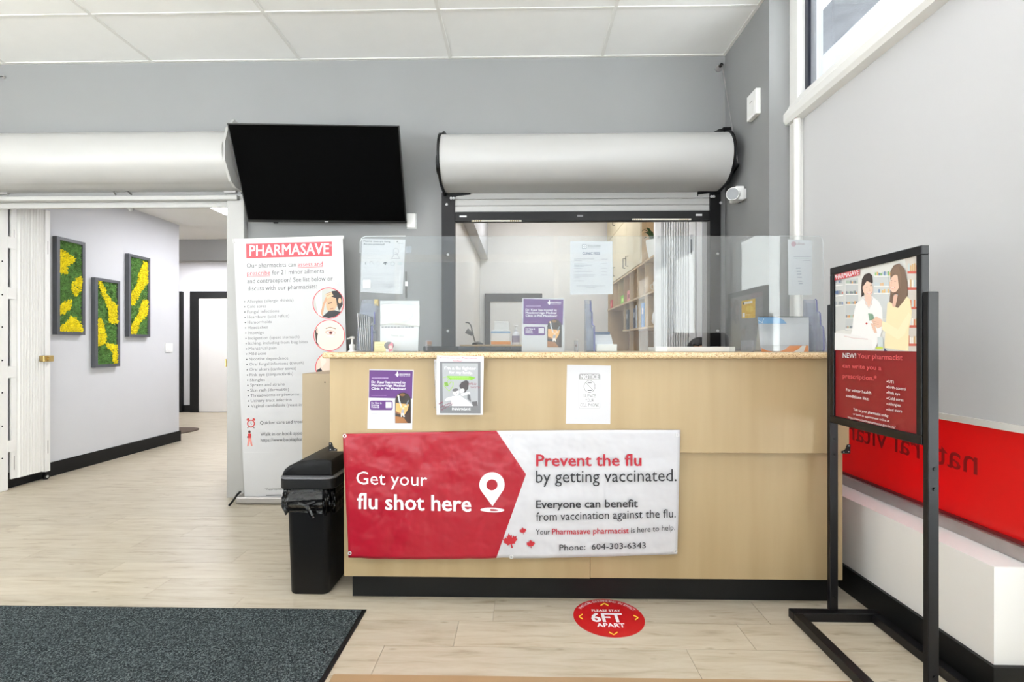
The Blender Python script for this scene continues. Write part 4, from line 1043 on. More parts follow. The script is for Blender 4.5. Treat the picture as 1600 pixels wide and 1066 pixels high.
for y in (260, 410, 590, 760, 930):
    k.rect(824, y, 908, y + 22, (196, 98, 84))
    for x in range(830, 904, 18): k.rect(x, y - 75 + rnd.uniform(0, 20), x + 14, y, rnd.choice([(226, 224, 220), (206, 170, 120), (190, 206, 210), (214, 130, 90), (234, 230, 222)]))
k.poly([(445, 145), (905, 60), (905, 112), (600, 200)], (196, 198, 194))
# pharmacist in white coat
k.poly([(330, 640), (350, 560), (430, 500), (500, 490), (560, 540), (590, 600), (600, 780), (560, 900), (520, 985), (250, 985), (310, 820)], (244, 244, 244))
k.poly([(425, 480), (490, 480), (500, 560), (470, 610), (435, 560)], (232, 200, 182)); k.line([(420, 510), (470, 608), (505, 510)], 7, (222, 222, 224))
k.poly([(398, 400), (405, 330), (430, 290), (470, 275), (500, 300), (505, 370), (480, 350), (430, 380), (425, 470), (398, 500)], (58, 48, 46))
k.oval(458, 420, 48, 72, (236, 204, 184), rot=-6); k.poly([(405, 400), (412, 340), (440, 305), (490, 300), (505, 350), (495, 372), (450, 350), (420, 395)], (58, 48, 46))
k.line([(440, 408), (456, 404)], 4, (70, 50, 44)); k.line([(480, 396), (496, 392)], 4, (70, 50, 44)); k.line([(450, 460), (472, 468), (492, 456)], 8, (216, 130, 124)); k.line([(454, 461), (472, 465), (488, 458)], 4, (250, 248, 246)); k.line([(474, 420), (480, 440), (470, 443)], 2.5, (206, 160, 138))
# customer with long hair and pale yellow jumper
k.poly([(640, 560), (700, 500), (800, 470), (850, 520), (868, 640), (840, 800), (836, 1000), (612, 970), (625, 780)], (240, 224, 182))
k.poly([(668, 510), (720, 470), (750, 500), (720, 590), (690, 590)], (226, 186, 164)); k.poly([(660, 545), (670, 440), (668, 260), (700, 205), (750, 188), (800, 240), (826, 360), (830, 480), (790, 540), (740, 600), (715, 590), (740, 470), (700, 470), (690, 560)], (122, 100, 84))
k.oval(708, 375, 46, 82, (232, 194, 172), rot=8); k.poly([(665, 310), (690, 240), (740, 215), (770, 300), (765, 420), (745, 400), (735, 300), (700, 280)], (132, 108, 90))
k.line([(672, 345), (686, 348)], 4, (80, 56, 48)); k.line([(704, 352), (722, 352)], 4, (80, 56, 48)); k.line([(672, 412), (690, 420), (708, 410)], 8, (214, 120, 112)); k.line([(676, 413), (690, 417), (704, 411)], 4, (250, 248, 246)); k.line([(684, 360), (672, 390), (682, 394)], 2.5, (206, 156, 134))
k.poly([(590, 720), (640, 740), (740, 800), (840, 640), (866, 680), (800, 850), (740, 892), (590, 800)], (244, 230, 192))
k.poly([(490, 710), (540, 680), (592, 710), (590, 770), (550, 790), (510, 750)], (232, 196, 174)); k.line([(500, 720), (560, 735)], 3, (200, 156, 134)); k.line([(505, 740), (560, 755)], 3, (200, 156, 134)); k.poly([(485, 740), (520, 750), (545, 830), (520, 830)], (226, 188, 166)); k.poly([(462, 650), (505, 655), (520, 700), (475, 720)], (138, 172, 148)); k.oval(448, 745, 9, 9, (200, 80, 70))
k.poly([(108, 830), (360, 850), (500, 900), (500, 990), (108, 988)], (240, 240, 240)); k.line([(240, 860), (330, 880), (460, 890)], 5, (220, 190, 190)); k.oval(566, 970, 36, 12, (196, 214, 90)); k.poly([(550, 870), (600, 870), (605, 960), (555, 955)], (210, 220, 222)); k.rect(108, 870, 128, 985, (216, 222, 130)); k.poly([(612, 968), (640, 998), (610, 998)], (60, 84, 120))
k.poly([(140, 290), (384, 233), (384, 294), (138, 350)], (206, 40, 52)); k.text('PHARMASAVE', 148, 341, 376, 288, 44, WHT, 0.05)
k.look(1280, 540, 200 / 1184)
k.poly([(112, 42), (918, 60), (918, 68), (112, 50)], (134, 26, 32))
PK = (214, 92, 96)
k.text('NEW!', 228, 112, 350, 117, 42, WHT, 0.04); k.text('Your pharmacist', 366, 117, 782, 136, 44, PK, 0.03); k.text('can write you a', 228, 203, 585, 228, 38, PK, 0.03); k.text('prescription.*', 228, 300, 542, 326, 40, PK, 0.03)
for s_, y, x1 in (('UTI', 345, 700), ('Birth control', 396, 815), ('Pink eye', 448, 760), ('Cold sores', 500, 792), ('Allergies', 552, 765), ('And more', 604, 780)):
    k.text(s_, 652, y, x1, y + (x1 - 652) * 0.135, 26, WHT, 0.01); k.oval(641, y - 11, 5, 5, WHT, 10)
k.text('For minor health', 262, 420, 493, 452, 26, WHT, 0.03); k.text('conditions like:', 262, 475, 473, 508, 26, WHT, 0.03)
k.text('Talk to your pharmacist today', 330, 602, 655, 664, 22, WHT, 0.03); k.text('or book an appointment online at', 326, 642, 664, 710, 20, WHT, 0.005); k.text('https://www.bookapharmacist.gov.bc.ca/', 280, 672, 720, 770, 20, WHT, 0.005); k.text('*If appropriate, based on clinical assessment', 345, 727, 645, 800, 12, WHT, 0.03)
k.done('print', pp)

# ---- floor sticker
cst = atZ(951, 962, 0); c0 = Vector((0.389, 2.255, 0)); rs = 0.158
t = thing('floor_sticker', 'round red floor sticker asking to stay six feet apart', 'sticker', tuple(c0))
obj('disc', lathe(B(), (c0.x, c0.y, 0), [(0, 0.0), (rs, 0.0), (rs, 0.0012), (0, 0.0012)], 48), mat('sticker_red', (186, 26, 30), 0.4, var=0.03), t)
k = Ink('Z', 0.0012); k.look(880, 930, 140 / 1600)
k.text('PLEASE STAY', 515, 297, 1025, 303, 40, WHT, 0.03); k.text('6FT', 525, 477, 1085, 485, 150, WHT, 0.05); k.text('APART', 612, 570, 1108, 578, 66, WHT, 0.05); k.flush('lettering', t)
YEL = (246, 206, 70)
for pts in ([(665, 190), (733, 150), (808, 190)], [(345, 345), (280, 388), (352, 432)], [(1255, 365), (1340, 405), (1285, 445)], [(818, 665), (905, 712), (970, 665)]): k.line(pts, 20, YEL); k.flush('arrow', t)
# lettering round the rim
msg = 'PHYSICAL DISTANCING IN EFFECT'
upv = (atZ(880 + 735 * .0875, 930 + 85 * .0875, 0) - c0); a_mid = math.atan2(upv.y, upv.x)
rr = rs * 0.83; span = math.radians(128)
for i, ch in enumerate(msg):
    if ch == ' ': continue
    v, f_ = glyphs(ch, 0); wch = max(p[0] for p in v); a = a_mid + span / 2 - span * (i + 0.5) / len(msg)
    e = Vector((math.sin(a), -math.cos(a), 0)); u = Vector((math.cos(a), math.sin(a), 0)); o_ = Vector((c0.x, c0.y, 0.0012)) + u * rr
    sz = 0.0165
    k.put([o_ + e * ((p[0] - wch / 2) * sz / CAP * 0.9) + u * (p[1] / CAP * sz) for p in v], f_, WHT); k.n -= 1
k.done('rim_lettering', t)

# ================================================================== ENTRANCE MAT, THRESHOLD
t = thing('entrance_mat', 'large charcoal carpet mat on the floor at lower left', 'mat', (-2.4, 1.4, 0))
obj('rubber_edge', bx(-4.3, -0.718, 0.4, 2.287, 0, 0.006), M_black, t)
obj('carpet_pile', bx(-4.27, -0.735, 0.43, 2.272, 0.006, 0.012), M_mat, t)
solo('floor_strip', bx(-0.70, 1.19, 1.66, 1.838, 0, 0.004, 0.001, 1), mat('strip_tan', (158, 130, 96), 0.5, var=0.06, scale=6), 'tan threshold strip along the floor at the bottom edge of the view', 'strip', (0.25, 1.75, 0))

# ================================================================== WASTE BIN
cx, cy = -1.048, 2.615
t = thing('waste_bin', 'black plastic swing-lid bin with a bag beside the counter end', 'bin', (cx, cy, 0))
def ring(w, d, r, z, dx=0, dy=0): return [(p[0], p[1], z) for p in rrect(cx + dx, cy + dy, w, d, r, 6)]
obj('body', loft(B(), [ring(0.185, 0.36, 0.03, 0.0), ring(0.195, 0.37, 0.032, 0.008), ring(0.222, 0.40, 0.036, 0.50), ring(0.226, 0.405, 0.036, 0.52)]), M_plas_b, t, True)
rnd = random.Random(11)
rings = []
for q in range(9):
    z = 0.405 + 0.125 * q / 8
    base = rrect(cx, cy, 0.245, 0.425, 0.045, 16)
    bulge = 0.012 * math.sin(PI * q / 8)
    rg = []
    for i, p in enumerate(base):
        dx, dy = p[0] - cx, p[1] - cy; l = math.hypot(dx, dy)
        f_ = bulge + rnd.uniform(-0.007, 0.007) + 0.004 * math.sin(i * 1.7 + q)
        low = 0.018 * math.sin(i * 0.55) if q == 0 else 0
        rg.append((p[0] + dx / l * f_, p[1] + dy / l * f_, z + low * 0.7 + rnd.uniform(-0.004, 0.004)))
    rings.append(rg)
bag = obj('bag', loft(B(), rings, cap=False), M_bag, t)
kn = B(); path(kn, [(cx + 0.005, cy - 0.222, 0.46), (cx + 0.015, cy - 0.232, 0.445), (cx + 0.03, cy - 0.236, 0.42), (cx + 0.04, cy - 0.23, 0.395)], 0.011, 7); path(kn, [(cx - 0.03, cy - 0.222, 0.462), (cx + 0.005, cy - 0.232, 0.455), (cx + 0.05, cy - 0.224, 0.47)], 0.010, 7)
obj('bag_knot', kn, M_bag, bag, True)
obj('lid_collar', loft(B(), [ring(0.268, 0.435, 0.045, 0.525), ring(0.276, 0.443, 0.048, 0.530), ring(0.276, 0.443, 0.048, 0.572), ring(0.262, 0.43, 0.045, 0.580)]), M_plas_b, t, True)
obj('lid_rim', loft(B(), [ring(0.270, 0.438, 0.046, 0.573), ring(0.278, 0.446, 0.049, 0.576), ring(0.276, 0.444, 0.048, 0.583), ring(0.256, 0.424, 0.043, 0.589)]), mat('bin_rim_grey', (96, 96, 98), 0.35, var=0.05), t, True)
prof = [(-0.124, 0.587), (-0.122, 0.600), (-0.112, 0.618), (-0.092, 0.634), (-0.06, 0.650), (-0.02, 0.661), (0.03, 0.667), (0.09, 0.669), (0.117, 0.664), (0.124, 0.652), (0.124, 0.587)]
obj('lid_dome', prism(B(), [(cx + p[0], p[1]) for p in prof], 'Y', cy - 0.208, cy + 0.208, 0.012, 3), M_plas_b, t, True)

# ================================================================== ACRYLIC SHIELD
YS = 2.55
t = thing('acrylic_shield', 'clear acrylic sneeze shield with rounded corners on the countertop', 'shield', (0.34, YS, 1.191))
def corner(cx_, cz_, r, a0, a1, n=6): return [(cx_ + r * math.cos(math.radians(a0 + (a1 - a0) * q / n)), cz_ + r * math.sin(math.radians(a0 + (a1 - a0) * q / n))) for q in range(n + 1)]
r_ = 0.03
out = [(-0.836, 1.1912)] + corner(-0.836 + r_, 1.786 - r_, r_, 180, 90) + corner(1.52 - r_, 1.777 - r_, r_, 90, 0) + [(1.52, 1.1912), (1.05, 1.1912)] + corner(1.05 - r_, 1.287 - r_, r_, 0, 90) + corner(0.737 + r_, 1.287 - r_, r_, 90, 180) + [(0.737, 1.1912)]
obj('sheet', prism(B(), out, 'Y', YS, YS + 0.005), M_acry, t)
M_rim = mat('acrylic_rim', (206, 210, 212), 0.15, var=0.03)
eg = B(); path(eg, [(-0.834, YS + 0.0025, 1.70), (-0.834, YS + 0.0025, 1.757), (-0.826, YS + 0.0025, 1.777), (-0.806, YS + 0.0025, 1.785), (-0.60, YS + 0.0025, 1.7855)], 0.0022, 6)
obj('edge', eg, M_rim, t); eg = B(); path(eg, [(1.30, YS + 0.0025, 1.778), (1.49, YS + 0.0025, 1.776), (1.511, YS + 0.0025, 1.768), (1.519, YS + 0.0025, 1.747), (1.519, YS + 0.0025, 1.55)], 0.0012, 6); obj('edge', eg, M_rim, t)
for x in (-0.48, 0.275, 1.14):
    obj('foot', bx(x - 0.004, x + 0.004, YS - 0.06, YS + 0.07, 1.1912, 1.25), M_holder, t)

# ---- sheets behind the shield
YP = 2.558
t, k = paper('notice_sheet', 'white sheet headed clinic fees taped to the clear shield', 'notice', [(891, 377), (957, 377), (957.5, 460), (891, 460.5)], at=YP)
k.look(880, 365, 90 / 914); NV = (60, 62, 96); GY = (150, 150, 158)
for q in range(4):
    a = math.radians(45 + 90 * q); k.oval(335 + 26 * math.cos(a), 208 + 26 * math.sin(a), 18, 18, (84, 92, 98), 14); k.oval(335 + 22 * math.cos(a), 208 + 22 * math.sin(a), 11, 11, (240, 240, 243), 12)
k.text('SULLIVAN', 388, 215, 590, 215, 34, (96, 96, 104), -0.006); rules(k, [(388, 585, 232)], GY, 6)
k.text('CLINIC FEES', 305, 335, 580, 335, 38, NV, 0.03)
rules(k, [(175, 490, 406), (175, 295, 432), (175, 345, 482), (175, 455, 502), (175, 325, 521), (175, 298, 553), (175, 468, 604), (175, 508, 656), (175, 490, 679), (175, 258, 703), (175, 332, 753), (205, 660, 833), (370, 505, 858), (600, 700, 410), (600, 690, 480), (600, 690, 553), (600, 690, 606), (600, 690, 660)], (158, 158, 166), 10)
k.done('print', t)
t, k = paper('notice_sheet', 'white measles information sheet taped to the left end of the clear shield', 'notice', [(565, 373), (633.5, 374.5), (629, 459.5), (563.5, 456.5)], at=YP)
k.look(560, 365, 85 / 906)
k.text('Measles cases are rising.', 85, 138, 535, 148, 26, (70, 70, 74), 0.03); k.text('Are you protected?', 85, 188, 438, 194, 28, (70, 70, 74), 0.03); k.oval(648, 135, 12, 10, (90, 90, 94), 10); rules(k, [(660, 745, 166)], GY, 7)
k.rect(85, 212, 770, 217, (190, 190, 194))
rules(k, [(85, 350, 270), (85, 450, 300), (85, 455, 330), (85, 445, 358), (85, 270, 380), (85, 370, 420)], (184, 186, 190), 8)
k.ring(625, 300, 46, 52, 6, GY); k.line([(585, 340), (590, 370), (550, 420), (690, 420), (655, 370), (660, 330)], 6, GY); k.line([(610, 310), (640, 330), (620, 350)], 5, GY)
k.line([(122, 480), (122, 522)], 8, (90, 90, 94)); k.line([(190, 510), (200, 470), (225, 460), (240, 490), (265, 515)], 6, GY); k.ring(332, 500, 30, 36, 5, (176, 176, 180)); k.poly([(405, 512), (428, 482), (450, 476), (475, 484), (492, 510), (470, 495), (450, 492), (428, 498)], (70, 70, 74)); k.oval(450, 508, 16, 16, (90, 90, 94), 12); k.ring(570, 505, 34, 32, 6, GY); k.oval(695, 502, 40, 28, (184, 190, 194))
rules(k, [(95, 145, 560), (190, 240, 562), (305, 350, 575), (410, 488, 578), (550, 580, 570), (640, 740, 572), (650, 740, 596), (85, 240, 664), (245, 690, 666), (85, 230, 688), (250, 690, 694), (85, 400, 746), (250, 730, 800), (250, 735, 822), (250, 590, 848), (250, 690, 880), (250, 650, 908), (65, 575, 968), (600, 735, 976)], (176, 178, 184), 8)
k.rect(85, 780, 210, 906, (222, 222, 226))
k.done('print', t)
for (x0, y0, x1, y1) in ((634, 385, 643, 395), ):
    obj('tape', hexa(B(), [atY(x0, y0, YP), atY(x1, y0, YP), atY(x1, y1, YP), atY(x0, y1, YP)], (0, 0.0004, 0)), M_holder, t)
c_ = thing('cable_clip', 'grey plastic strip with a clip on the shield beside the measles sheet', 'clip', tuple(atY(634, 465, 2.562)))
for y0, y1 in ((424.5, 440), (447, 466)): obj('strip', hexa(B(), [atY(633, y0, 2.562), atY(635.8, y0, 2.562), atY(636, y1, 2.562), atY(633.2, y1, 2.562)], (0, 0.006, 0)), M_dkfr, c_)
obj('clip', hexa(B(), [atY(633, 440, 2.561), atY(636.5, 440, 2.561), atY(636.5, 447, 2.561), atY(633, 447, 2.561)], (0, 0.008, 0)), M_wtplas, c_)
t, k = paper('notice_sheet', 'white letter sheet taped to the right end of the clear shield', 'notice', [(1231, 374), (1269, 376), (1269, 461), (1232, 461)], at=YP)
k.look(1195, 365, 100 / 969)
k.oval(435, 160, 36, 40, (180, 150, 156), 16); k.text('Sullivan', 455, 175, 600, 175, 40, (150, 120, 126), -0.004); rules(k, [(440, 700, 352), (440, 700, 376), (570, 690, 410)], GY, 7)
for q, y in enumerate((530, 580, 620, 670, 730, 765)): k.rect(470 + q * 8, y - 12, 540 + q * 6, y, (150, 150, 160))
k.ring(520, 650, 110, 150, 4, (200, 202, 208))
k.done('print', t)
# yellow notice on the pier, seen through the shield
t, k = paper('notice_sheet', 'small yellow sheet on the grey pier seen through the clear shield', 'notice', [(1158.6, 470.6), (1180, 466.5), (1180, 496.5), (1159, 497.8)], 'X', XR - 0.001, m=mat('yellow_paper', (214, 172, 52), 0.6, var=0.03))
k.look(1130, 440, 170 / 1394); k.rect(248, 268, 270, 296, (40, 56, 60)); k.poly([(272, 262), (375, 245), (375, 275), (272, 294)], (236, 232, 220)); k.rect(247, 402, 277, 460, (230, 228, 218)); rules(k, [(290, 345, 425)], (232, 212, 150), 8); k.oval(340, 350, 50, 40, (222, 190, 60))
k.done('print', t)

# ================================================================== THINGS ON THE COUNTER
CT = 1.1915
t = thing('desk_tray', 'low black tray on the counter below the left guide rail', 'tray', (-0.26, 2.72, CT))
obj('tray_body', bx(-0.53, 0.0, 2.66, 2.78, CT, 1.219, 0.003, 1), M_steelb, t)
obj('tray_lip', bx(-0.34, -0.06, 2.655, 2.66, CT, 1.217), mat('tray_gloss', (12, 12, 14), 0.2, var=0.05), t)
obj('tray_end', bx(-0.06, 0.0, 2.653, 2.66, CT, 1.218), mat('tray_grey', (50, 50, 54), 0.35, var=0.05), t)
t = thing('white_tray', 'flat white tray on the counter in front of the seated person', 'tray', (0.88, 2.72, CT))
obj('tray_body', bx(0.70, 1.115, 2.64, 2.80, CT, 1.214, 0.003, 1), M_wtplas, t); obj('tray_lip', bx(0.70, 1.115, 2.636, 2.64, CT, 1.217, 0.001, 1), M_wtplas, t)
# brochure rack at left
def holder(name, label, x0, x1, y0, y1, z1, tiers, loc):
    t = thing(name, label, 'brochure holder', loc)
    obj('back', bx(x0, x1, y1 - 0.003, y1, CT, z1), M_holder, t)
    for x in (x0, x1 - 0.003):
        pts = [(y1, CT), (y1, z1)]
        n = len(tiers)
        for zt, yt in tiers: pts += [(yt + 0.02, zt), (yt, zt - 0.015)]
        pts += [(y0, CT)]
        obj('side', prism(B(), pts, 'X', x, x + 0.003), M_holder, t)
    for zt, yt in tiers: obj('pocket', bx(x0, x1, yt, yt + 0.003, CT, zt - 0.02), M_holder, t)
    return t
t = holder('brochure_holder', 'clear brochure rack with purple edges at the left end of the counter', -0.872, -0.790, 2.60, 2.72, 1.475, [(1.47, 2.69), (1.42, 2.66), (1.36, 2.63)], (-0.79, 2.66, CT))
eg = B(); path(eg, [(-0.787, 2.60, CT + 0.002), (-0.787, 2.60, 1.325)], 0.0045, 6); path(eg, [(-0.783, 2.63, 1.335), (-0.783, 2.63, 1.40)], 0.004, 6); obj('coloured_edge', eg, M_edge, t)
obj('cap', bx(-0.805, -0.785, 2.70, 2.725, 1.44, 1.475), M_brass, t)
for q in range(6):
    x = -0.866 + q * 0.010
    b_ = solo('brochure', hexa(B(), [(x + 0.012, 2.612, CT + 0.004), (x + 0.0125, 2.70, CT + 0.004), (x - 0.004 + q * 0.002, 2.70, 1.395 - q * 0.004), (x - 0.004 + q * 0.002, 2.612, 1.395 - q * 0.004)], (0.004, 0, 0)), mat('brochure_grey_%d' % q, (176 - 8 * (q % 3), 175 - 8 * (q % 3), 178 - 8 * (q % 3)), 0.5, var=0.05), ['outermost grey brochure leaning in the left rack', 'second grey brochure from the left in the left rack', 'third grey brochure from the left in the left rack', 'fourth grey brochure from the left in the left rack', 'fifth grey brochure from the left in the left rack', 'grey brochure nearest the purple edge of the left rack'][q], 'brochure', (x, 2.65, CT + 0.004), 'brochures in the left rack')
# mask sign in stand
YM = 2.64
t = thing('sign_holder', 'clear counter sign with a white face mask pouch beside the left rack', 'sign', tuple(atY(623, 549, YM)))
obj('panel', hexa(B(), [atY(594, 470, YM), atY(655, 470, YM), atY(653, 549, YM), atY(594, 549, YM)], (0, 0.004, 0)), mat('sign_paper', (226, 226, 228), 0.5, var=0.01), t)
obj('stand_foot', hexa(B(), [(-0.748, YM - 0.03, CT + 0.003), (-0.56, YM - 0.03, CT + 0.003), (-0.56, YM + 0.08, CT + 0.003), (-0.748, YM + 0.08, CT + 0.003)], (0, 0, -0.0028)), M_holder, t)
pc = B(); 
pts = []
for j in range(9):
    rw = []
    for i in range(13):
        u, v = i / 12, j / 8
        p = atY(594.5 + 61 * u, 475 + 34 * v - 1.5 * math.sin(u * 5), YM - 0.004); p.y -= 0.010 * math.sin(PI * u) * math.sin(PI * v) + 0.0015 * math.sin(i * 2.1 + j)
        rw.append(pc.verts.new(p))
    pts.append(rw)
for j in range(8):
    for i in range(12): pc.faces.new((pts[j][i], pts[j + 1][i], pts[j + 1][i + 1], pts[j][i + 1]))
po = obj('pouch', pc, mat('pouch_white', (244, 244, 246), 0.25, var=0.01), t, 'full')
po.modifiers.new('thickness', 'SOLIDIFY').thickness = 0.001
k = Ink('Y', YM - 0.0162); k.look(540, 360, 160 / 853)
k.oval(440, 705, 122, 62, (222, 224, 228), 28); k.oval(440, 705, 112, 55, (236, 237, 240), 28); k.line([(330, 690), (550, 690)], 4, (214, 216, 220)); k.line([(330, 718), (550, 718)], 4, (214, 216, 220))
k.done('mask', t)
k = Ink('Y', YM); k.look(540, 360, 160 / 853); rules(k, [(300, 570, 806)], (150, 150, 154), 10); k.text('Thank you', 375, 884, 485, 886, 14, (160, 160, 164)); k.done('print', t)
t = thing('business_card', 'small yellow card with a pink figure leaning by the left rack', 'card', tuple(atY(600, 549, 2.60)))
obj('card', hexa(B(), [atY(585, 534, 2.60), atY(614, 534, 2.60), atY(614.5, 549.5, 2.60), atY(584.5, 549.5, 2.60)], (0, 0.0015, 0)), mat('card_yellow', (238, 226, 170), 0.5, var=0.02), t)
k = Ink('Y', 2.60); k.look(540, 360, 160 / 853); k.rect(335, 925, 396, 1012, (236, 232, 234)); k.oval(362, 960, 42, 32, (120, 118, 118)); k.poly([(355, 960), (385, 930), (396, 950), (390, 1005), (360, 1010)], (226, 130, 150)); k.oval(375, 975, 14, 16, (244, 222, 214)); rules(k, [(250, 320, 950), (250, 315, 970)], (214, 200, 140), 6); k.done('print', t)
# rack in the middle with card box
t = holder('brochure_holder', 'narrow clear brochure rack standing in the middle of the counter', 0.335, 0.372, 2.60, 2.70, 1.47, [(1.465, 2.68), (1.40, 2.65), (1.33, 2.62)], (0.353, 2.65, CT))
eg = B(); path(eg, [(0.374, 2.60, CT + 0.002), (0.374, 2.605, 1.325), (0.366, 2.62, 1.335), (0.366, 2.63, 1.40), (0.362, 2.65, 1.405), (0.362, 2.66, 1.46)], 0.004, 6); obj('coloured_edge', eg, M_edge, t)
t = thing('card_holder', 'white card box with navy header between the racks and the cubby shelves', 'card holder', (0.43, 2.64, CT))
obj('box', bx(0.385, 0.492, 2.60, 2.68, CT, 1.23, 0.002, 1), M_wtplas, t)
obj('header', bx(0.382, 0.468, 2.675, 2.68, 1.281, 1.296), mat('header_navy', (40, 60, 92), 0.4, var=0.05), t)
for q in range(3): obj('card', hexa(B(), [(0.380, 2.612 + q * 0.02, 1.205), (0.480, 2.612 + q * 0.02, 1.205), (0.474, 2.635 + q * 0.02, 1.245 + q * 0.018), (0.380, 2.635 + q * 0.02, 1.245 + q * 0.018)], (0, 0.003, 0)), M_paper, t)
# easel calendar at right and tiered holder
YC = 2.62
t = thing('desk_calendar', 'white easel desk calendar with blue and orange corners at the right', 'calendar', tuple(atY(1226, 549, YC)))
obj('page', hexa(B(), [atY(1184, 496, YC + 0.03), atY(1264, 496, YC + 0.03), atY(1264, 548.6, YC - 0.02), atY(1189, 548.6, YC - 0.02)], (0, 0.003, 0)), M_paper, t)
obj('easel_back', hexa(B(), [atY(1186, 497, YC + 0.035), atY(1260, 497, YC + 0.035), atY(1244, 548.3, YC + 0.11), atY(1181, 548.3, YC + 0.11)], (0, 0.003, 0)), M_wtplas, t)
k = Ink('Y', YC - 0.0205); k.look(1130, 440, 170 / 1394)
k.poly([(443, 458), (700, 458), (770, 490), (815, 540), (450, 540)], (96, 146, 190)); k.line([(520, 475), (500, 530)], 8, (200, 216, 230)); k.line([(450, 500), (510, 535)], 6, (206, 220, 232)); k.rect(815, 534, 1100, 539, (196, 196, 200)); k.rect(488, 816, 1095, 822, (170, 170, 174))
k.poly([(490, 908), (490, 850), (560, 885), (640, 900), (720, 898), (790, 870), (850, 822), (1090, 820), (1095, 908)], (232, 140, 66)); k.poly([(890, 905), (960, 870), (1010, 822), (1060, 822), (1030, 908)], (244, 240, 236))
k.done('print', t)
for q in range(22):
    x = 1188 + q * 3.3; c = atY(x, 495.5, YC + 0.028); obj('ring', tube(B(), c + Vector((0, -0.008, 0)), c + Vector((0, 0.008, 0.002)), 0.0022, 6), M_steelb, t)
t = holder('brochure_holder', 'tiered clear brochure rack with dark edges at the right end of the counter', 1.512, 1.572, 2.60, 2.72, 1.47, [(1.47, 2.69), (1.40, 2.66), (1.33, 2.63)], (1.54, 2.66, CT))
eg = B()
for pts in ([(1.545, 2.60, CT + 0.006), (1.552, 2.60, 1.20), (1.548, 2.60, 1.318), (1.54, 2.60, 1.325)], [(1.552, 2.63, 1.328), (1.55, 2.63, 1.392), (1.543, 2.63, 1.398)], [(1.552, 2.66, 1.40), (1.549, 2.66, 1.462), (1.542, 2.66, 1.468)]): path(eg, pts, 0.003, 6)
obj('coloured_edge', eg, M_edge, t)
# sanitizer pump bottle on the side cabinet
bxp, byp = -1.005, 2.93
t = thing('sanitizer_bottle', 'white pump bottle with green label on the side cabinet', 'bottle', (bxp, byp, 1.06))
obj('bottle', lathe(B(), (bxp, byp, 1.06), [(0, 0), (0.036, 0), (0.038, 0.006), (0.038, 0.105), (0.030, 0.125), (0.014, 0.137), (0.013, 0.150), (0, 0.150)], 24), M_wtplas, t, True)
obj('label', lathe(B(), (bxp, byp, 1.06), [(0.0384, 0.012), (0.0388, 0.014), (0.0388, 0.024), (0.0384, 0.026)], 24), mat('label_green', (150, 200, 110), 0.5, var=0.05), t, True)
pm = obj('pump', lathe(B(), (bxp, byp, 1.21), [(0.016, 0), (0.017, 0.004), (0.017, 0.018), (0.006, 0.022), (0.006, 0.05), (0.013, 0.053), (0.013, 0.066), (0, 0.068)], 18), M_wtplas, t, True)
obj('nozzle', tube(B(), (bxp, byp, 1.270), (bxp - 0.012, byp - 0.05, 1.262), 0.006, 8, 0.004), M_wtplas, pm)

# ================================================================== DISPENSARY BEHIND THE SERVICE WINDOW
XC = 1.40
Yd = [5.33, 5.75, 6.13, 6.55, 6.93, 7.33, 7.74, 8.20]
t = thing('cubby_shelf', 'maple cubby shelf unit along the dispensary wall seen through the service window', 'shelf', (1.58, 6.8, 0))
obj('back_panel', bx(1.735, 1.755, 5.30, 8.24, 0.0, 2.19), M_mapin, t)
for z in (2.172, 1.795, 1.420, 0.80): obj('shelf_board', bx(XC, 1.735, 5.30 if z > 1.0 else 5.30, 8.24 if z != 1.420 else 7.0, z, z + 0.022), M_maple, t)
for q, y in enumerate(Yd):
    obj('divider', bx(XC + 0.004, 1.735, y - 0.009, y + 0.009, 1.817, 2.172), M_maple, t)
    if y < 7.0: obj('divider', bx(XC + 0.004, 1.735, y - 0.009, y + 0.009, 1.442, 1.795), M_maple, t)
for y in (5.33, 6.55, 8.20): obj('side_panel', bx(XC + 0.004, 1.735, y - 0.009, y + 0.009, 0.0, 1.420 if y < 7 else 1.795), M_maple, t)
t = thing('wall_cabinet', 'cream wall cabinet with wire handles above the cubby shelves', 'cabinet', (1.58, 7.1, 2.2))
obj('body', bx(XC + 0.02, 1.755, 5.95, 8.24, 2.20, 3.40), M_maple, t)
ys = [5.95, 6.73, 7.5, 8.24]
for y0, y1 in zip(ys, ys[1:]):
    for z0, z1, hz in ((2.205, 2.92, 2.28), (2.93, 3.395, 3.05)):
        d = obj('door', bx(XC, XC + 0.02, y0 + 0.003, y1 - 0.003, z0, z1, 0.001, 1), M_cream, t)
        yh = y0 + 0.09 if y0 != 5.95 else y1 - 0.09
        obj('handle', path(B(), [(XC + 0.002, yh, hz), (XC - 0.03, yh, hz), (XC - 0.03, yh, hz + 0.13), (XC + 0.002, yh, hz + 0.13)], 0.006, 6), M_dkfr, d)
